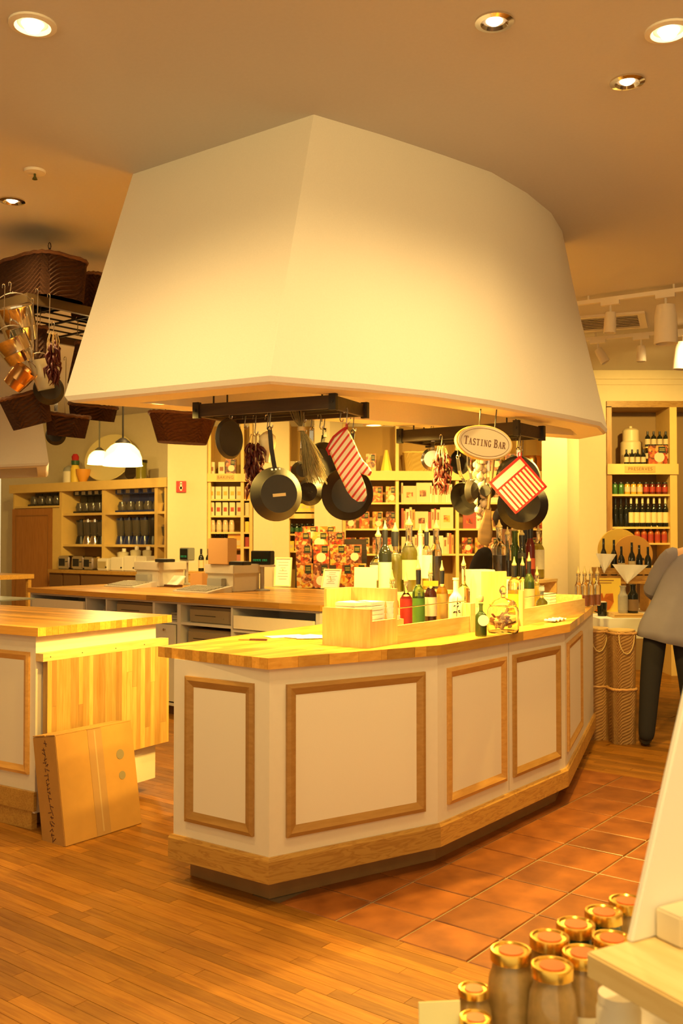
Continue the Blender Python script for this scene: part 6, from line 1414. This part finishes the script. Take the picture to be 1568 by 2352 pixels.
# ---------------------------------------------------------------- people
def skin(name, J, E_, m, parent, sub=2, root=0):
    me = bpy.data.meshes.new(name); me.from_pydata([j[0] for j in J], E_, []); me.materials.append(m)
    o = bpy.data.objects.new(name, me); C.objects.link(o); o.parent = parent
    md = o.modifiers.new('skin', 'SKIN'); md.use_smooth_shade = True
    for i, j in enumerate(J):
        v = me.skin_vertices[0].data[i]; r = j[1]; v.radius = r if isinstance(r, tuple) else (r, r)
    me.skin_vertices[0].data[root].use_root = True
    s_ = o.modifiers.new('sub', 'SUBSURF'); s_.levels = sub; s_.render_levels = sub
    return o
def person(lb, ox, oy, yaw, lean, hair, shirt, trousers, skinm, arms, stance=.0, hem=.84):
    """upright figure facing local +y; lean = sideways/forward offset of the chest"""
    t = thing('person', lb, 'person', (ox, oy, 0), yaw); lx, ly = lean
    hipz = .93
    J = [((0, 0, hipz), (.15, .11)), ((lx*.45, ly*.45, 1.13), (.125, .095)), ((lx*.8, ly*.8, 1.33), (.155, .105)), ((lx, ly, 1.45), (.08, .07)), ((lx*1.05, ly*1.1, 1.53), (.052, .055)), ((lx*1.1, ly*1.2+.015, 1.62), (.072, .085)), ((lx*1.1, ly*1.2+.01, 1.70), (.068, .082))]
    E_ = [(0, 1), (1, 2), (2, 3), (3, 4), (4, 5), (5, 6)]
    SJ = {}
    for s_ in (-1, 1):
        st = stance*s_
        b0 = len(J); J += [((s_*.095, 0, .86), (.088, .088)), ((s_*(.10+abs(stance)*.3), .01+st*.5, .49), .058), ((s_*(.10+abs(stance)*.6), -.02+st, .10), .040), ((s_*(.10+abs(stance)*.6), .03+st, .045), (.042, .035)), ((s_*(.11+abs(stance)*.6), .14+st, .03), (.040, .026))]
        E_ += [(0, b0), (b0, b0+1), (b0+1, b0+2), (b0+2, b0+3), (b0+3, b0+4)]
        e_, w_ = arms[0 if s_ < 0 else 1]
        a0 = len(J); sh_ = (lx*.9+s_*.175, ly*.9, 1.40); J += [(sh_, .055), (e_, .040), (w_, .027)]
        E_ += [(2, a0), (a0, a0+1), (a0+1, a0+2)]
        d = (Vector(w_)-Vector(e_)).normalized(); pm = Vector(w_)+d*.05; J.append((tuple(pm), (.034, .018))); E_.append((a0+2, a0+3))
        sd_ = d.cross(Vector((0, 0, 1))); sd_ = sd_.normalized() if sd_.length > .1 else Vector((1, 0, 0))
        for k, (o_, L_) in enumerate(((-.026, .06), (-.009, .075), (.009, .07), (.026, .055))):
            i0 = len(J); a_ = pm+sd_*o_+d*.025; J += [(tuple(a_), .0095), (tuple(a_+d*L_*.55+Vector((0, 0, -.008))), .009), (tuple(a_+d*L_+Vector((0, 0, -.026))), .008)]; E_ += [(a0+3, i0), (i0, i0+1), (i0+1, i0+2)]
        i0 = len(J); a_ = Vector(w_)+d*.025-sd_*.03; J += [(tuple(a_), .011), (tuple(a_-sd_*.02+d*.03), .0095)]; E_ += [(a0+2, i0), (i0, i0+1)]
        SJ[s_] = (sh_, e_, w_, b0)
    skin('body', J, E_, skinm, t)
    # face details
    hx, hy, hz = lx*1.1, ly*1.2+.01, 1.655
    f_ = NB(); tube(f_, [(hx, hy+.09, hz+.0), (hx, hy+.108, hz-.025), (hx, hy+.095, hz-.035)], [.008, .013, .008], 6); [cyl(f_, (hx+s_*.074, hy+.0, hz-.03), (hx+s_*.084, hy-.008, hz+.02), .014, seg=8) for s_ in (-1, 1)]; obj('nose_and_ears', f_, skinm, t, True)
    f_ = NB(); [cyl(f_, (hx+s_*.03, hy+.083, hz+.005), (hx+s_*.03, hy+.092, hz+.005), .008, seg=8) for s_ in (-1, 1)]; obj('eyes', f_, BLK, t); obj('mouth', bx(hx, hy+.088, hz-.062, .045, .008, .010), mat('lips', (.45, .14, .10), .5), t)
    hr = NB(); bmesh.ops.create_uvsphere(hr, u_segments=20, v_segments=12, radius=1, matrix=Matrix.Translation((hx, hy-.018, hz+.035)) @ Matrix.Diagonal((.094, .108, .10, 1)))
    bmesh.ops.delete(hr, geom=[v for v in hr.verts if v.co.y > hy+.055 and v.co.z < hz+.055], context='VERTS'); obj('hair', hr, hair, t, True)
    # clothes
    LV = [(hem, 0, 0, .235, .185), (.90, 0, .0, .222, .175), (1.02, lx*.25, ly*.25, .198, .155), (1.16, lx*.5, ly*.5, .190, .145), (1.30, lx*.78, ly*.78, .205, .145), (1.385, lx*.9, ly*.9, .200, .125), (1.435, lx*.96, ly*.97, .125, .095), (1.47, lx*1.0, ly*1.0, .072, .07)]
    sb = NB(); rings = []; nseg = 36
    for z, cx_, cy_, rx_, ry_ in LV:
        fold = .012*max(0, 1.25-z)/.45
        rings.append([sb.verts.new((cx_+(rx_+fold*math.sin(5*a_+z*3))*math.cos(a_), cy_+(ry_+fold*math.cos(7*a_))*math.sin(a_), z-(.05*math.cos(a_) if z == hem else 0))) for a_ in [2*PI*k/nseg for k in range(nseg)]])
    for A_, B_ in zip(rings, rings[1:]):
        for k in range(nseg): sb.faces.new((A_[k], A_[(k+1) % nseg], B_[(k+1) % nseg], B_[k]))
    so = obj('shirt', sb, shirt, t, True); m_ = so.modifiers.new('s', 'SUBSURF'); m_.levels = 1; m_.render_levels = 1
    m_ = so.modifiers.new('th', 'SOLIDIFY'); m_.thickness = .004
    for s_ in (-1, 1):
        sh_, e_, w_, _ = SJ[s_]; sh_ = Vector(sh_); e_ = Vector(e_); wr = e_.lerp(Vector(w_), .85); P = [sh_+Vector((-s_*.06, 0, -.01)), sh_+Vector((0, 0, -.005)), sh_.lerp(e_, .35), sh_.lerp(e_, .8), e_, e_.lerp(wr, .3), wr]
        sl = NB(); tube(sl, P, [.085, .088, .080, .074, .074, .066, .054], 16); o_ = obj('sleeve', sl, shirt, so, True); m_ = o_.modifiers.new('s', 'SUBSURF'); m_.levels = 1; m_.render_levels = 1
    cb_ = NB(); tube(cb_, [(lx+.072*math.cos(2*PI*k/16), ly+.07*math.sin(2*PI*k/16), 1.47) for k in range(16)], .010, 6, True); obj('collar', cb_, shirt, so, True)
    TJ = [((0, 0, .93), (.135, .10))]; TE = []
    for s_ in (-1, 1):
        b0 = SJ[s_][3]; q = [J[b0+k][0] for k in range(3)]; i0 = len(TJ); TJ += [((q[0][0], q[0][1], .84), .098), (q[1], .082), ((q[2][0], q[2][1], .03), .060)]; TE += [(0, i0), (i0, i0+1), (i0+1, i0+2)]
    skin('trousers', TJ, TE, trousers, t)
    for s_ in (-1, 1):
        a_ = Vector(J[SJ[s_][3]+3][0]); b__ = Vector(J[SJ[s_][3]+4][0]); f_ = NB()
        tube(f_, [a_+Vector((0, -.06, .0)), a_+Vector((0, -.02, .012)), a_+Vector((0, .05, .004)), b__+Vector((0, 0, -.002)), b__+Vector((0, .04, -.006))], [.030, .046, .046, .043, .018], 12)
        for v in f_.verts: v.co.z = max(v.co.z, .002)
        obj('shoe', f_, BLK, t, True)
    return t
SKINM = mat('skin_tone', (.62, .36, .20), .55)
LAV = mat('lavender_shirt', (.20, .185, .245), .85, vary=.12, bscale=12, bump=.3)
TRO = mat('black_trousers', (.012, .010, .012), .9)
HAIR = mat('dark_hair', (.03, .018, .010), .5)
person('person in a loose grey lavender shirt and black trousers seen from behind at right', 2.46, 7.22, -.30, (.22, .10), HAIR, LAV, TRO, SKINM,
       (((-.13, .12, 1.14), (-.02, .36, 1.04)), ((.44, .14, 1.15), (.36, .38, 1.04))), .12, hem=.76)
person('person in black behind the bar, mostly hidden by hanging pans and bottles', 1.335, 7.75, .25, (0, .02), HAIR, mat('black_shirt', (.012, .009, .008), .9), TRO, SKINM,
       (((-.27, .05, 1.13), (-.16, .26, 1.02)), ((.27, .05, 1.13), (.16, .26, 1.02))), .0)

# ================================================================ FOREGROUND: jars and sign board at the lower right
FZ = .70
ft = thing('jar_table', 'low display shelf under the gold lidded jars in the lower right foreground', 'table', (0, 0, 0))
fp = [(.28, 1.30), (.17, 1.50), (.72, 2.15), (1.35, 1.75), (1.35, 1.05), (.55, 1.02)]
obj('shelf_top', prism([(.30, 1.28), (.14, 1.46), (.60, 2.02), (1.30, 2.02), (1.30, 1.10), (.60, 1.02)], FZ-.03, FZ), WHITE, ft)
obj('pedestal', prism([(.45, 1.30), (.40, 1.50), (.68, 1.90), (1.25, 1.85), (1.25, 1.2), (.66, 1.12)], 0, FZ-.03), WHITE, ft)
MUST = mat('mustard_contents', (.78, .52, .20), .35, vary=.35, bscale=60, coat=.6)
GLID = mat('gold_lid_shiny', (.95, .60, .12), .22, .95); SEAL = mat('orange_lid_print', (.60, .13, .02), .4)
def fjar(px_, py_, r, lb, h=.154, cont=MUST, zl=.854, lab=None):
    p = atz(px_, py_, zl); t = thing('jar', lb, 'jar', (p.x, p.y, FZ), 0, 'gold lidded jars in the foreground'); h = zl-FZ
    obj('contents', lathe([(0, .002), (r*1.04, .002), (r*1.12, .012), (r*1.16, h*.45), (r*1.06, h*.68), (r*.90, h*.78), (r*.88, h*.90), (0, h*.90)], 28), cont, t, True)
    obj('glass_body', lathe([(r*1.10, .001), (r*1.17, .012), (r*1.21, h*.45), (r*1.10, h*.70), (r*.94, h*.80), (r*.92, h*.91)], 28), GLASS, t, True)
    ld = NB(); n = 40; prof = [(r*.97, h*.88), (r*1.03, h*.885), (r*1.03, h*.97), (r*.99, h), (r*.88, h+.0005), (r*.82, h-.002), (0, h-.002)]
    lathe(prof, n, ld)
    for i, v in enumerate(ld.verts):
        if i < 3*n and i % 2: v.co.x *= .985; v.co.y *= .985
    lo = obj('lid', ld, GLID, t, True); obj('lid_print', lathe([(0, h-.0005), (r*.62, h-.0005), (r*.62, h-.002), (0, h-.002)], 24), SEAL, lo, True)
    if lab: obj('label', lathe([(r*1.215, h*.06), (r*1.22, h*.06), (r*1.225, h*.42), (r*1.215, h*.42)], 28), lab, t, True)
JN = [(1173, 2180, 'tall jar with a gold lid at the left end of the rear jar row', None, MUST), (1262, 2150, 'gold lidded jar, second in the rear row of foreground jars', None, MUST),
      (1322, 2120, 'gold lidded jar, third in the rear row, teal contents below', None, mat('teal_contents', (.06, .16, .12), .3, coat=.5)), (1386, 2092, 'gold lidded jar, fourth in the rear row beside the white board', None, mat('teal_contents', (.06, .16, .12), .3, coat=.5)),
      (1440, 2067, 'gold lidded jar farthest back, half hidden by the white board', None, MUST), (1268, 2215, 'front gold lidded jar with brown mustard contents', None, MUST),
      (1338, 2186, 'gold lidded jar, second in the front row left of the wooden ledge', WHITE, MUST), (1405, 2152, 'gold lidded jar just above the wooden ledge', None, MUST)]
for x, y, lb, lab, cont in JN: fjar(x, y, .0335, lb, lab=lab, cont=cont)
fjar(1088, 2268, .025, 'small gold lidded jar left of the tall foreground jars', zl=.80); fjar(1092, 2335, .025, 'small gold lidded jar at the bottom edge of the picture', zl=.79)
p = atz(1010, 2318, .80); t = thing('price_card', 'small yellow price card standing at the bottom edge left of the jars', 'card', (p.x, p.y, FZ), .1); obj('card', bx(0, 0, .055, .066, .003, .11, RX(-.1)), YPAPER, t); obj('card_foot', bx(0, .008, .004, .04, .03, .008), PINE, t)
# wooden ledge on a white post, white board standing on it
lz = .962; c0_ = atz(1345, 2185, lz); LG = (c0_.x, c0_.y, -1.08)
t = thing('corner_ledge', 'pale wooden ledge on a white post in the lower right corner', 'shelf', (c0_.x, c0_.y, 0), LG[2])
obj('ledge_board', bb(0, .62, 0, .36, lz-.036, lz, None, .003), wood('ledge_pine', (.86, .70, .36), (.76, .56, .24), .45, (1.5, 12, 12), 4, vr=.1), t)
obj('post', bb(.16, .58, .06, .32, FZ, lz-.036), WHITE, t)
t = thing('white_board', 'large white slanted sign board standing on the ledge at the right edge', 'sign board', (.417, 1.392, lz), .50)
pb = NB(); pts = [(.0, 0), (.42, 0), (.55, .40), (.135, .40)]; A_ = [pb.verts.new((x, 0, z)) for x, z in pts]; B_ = [pb.verts.new((x, .012, z)) for x, z in pts]
pb.faces.new(A_); pb.faces.new(B_); [pb.faces.new((A_[k], A_[(k+1) % 4], B_[(k+1) % 4], B_[k])) for k in range(4)]; bmesh.ops.bevel(pb, geom=pb.edges[:], offset=.003, segments=2, affect='EDGES')
obj('board', pb, mat('white_board_paint', (.90, .88, .80), .5), t)
obj('foot_block', bb(.045, .20, -.05, -.002, 0.001, .045, None, .003), mat('cream_block', (.80, .70, .50), .6), t)
p = W(LG, .10, -.06)
bj = atz(1420, 2300, .86); t = thing('labelled_jar', 'white jar with a blue stripe label under the wooden ledge', 'jar', (bj.x, bj.y, FZ)); obj('jar_body', lathe([(0, 0), (.030, 0), (.032, .01), (.032, .15), (.028, .16), (0, .16)], 24), WHITE, t, True)
obj('blue_stripe', lathe([(.0322, .10), (.0326, .10), (.0326, .125), (.0322, .125)], 24), mat('blue_ink', (.05, .08, .35), .5), t, True); obj('lid', lathe([(0, .172), (.029, .172), (.030, .16), (0, .16)], 24), WHITE, t, True)
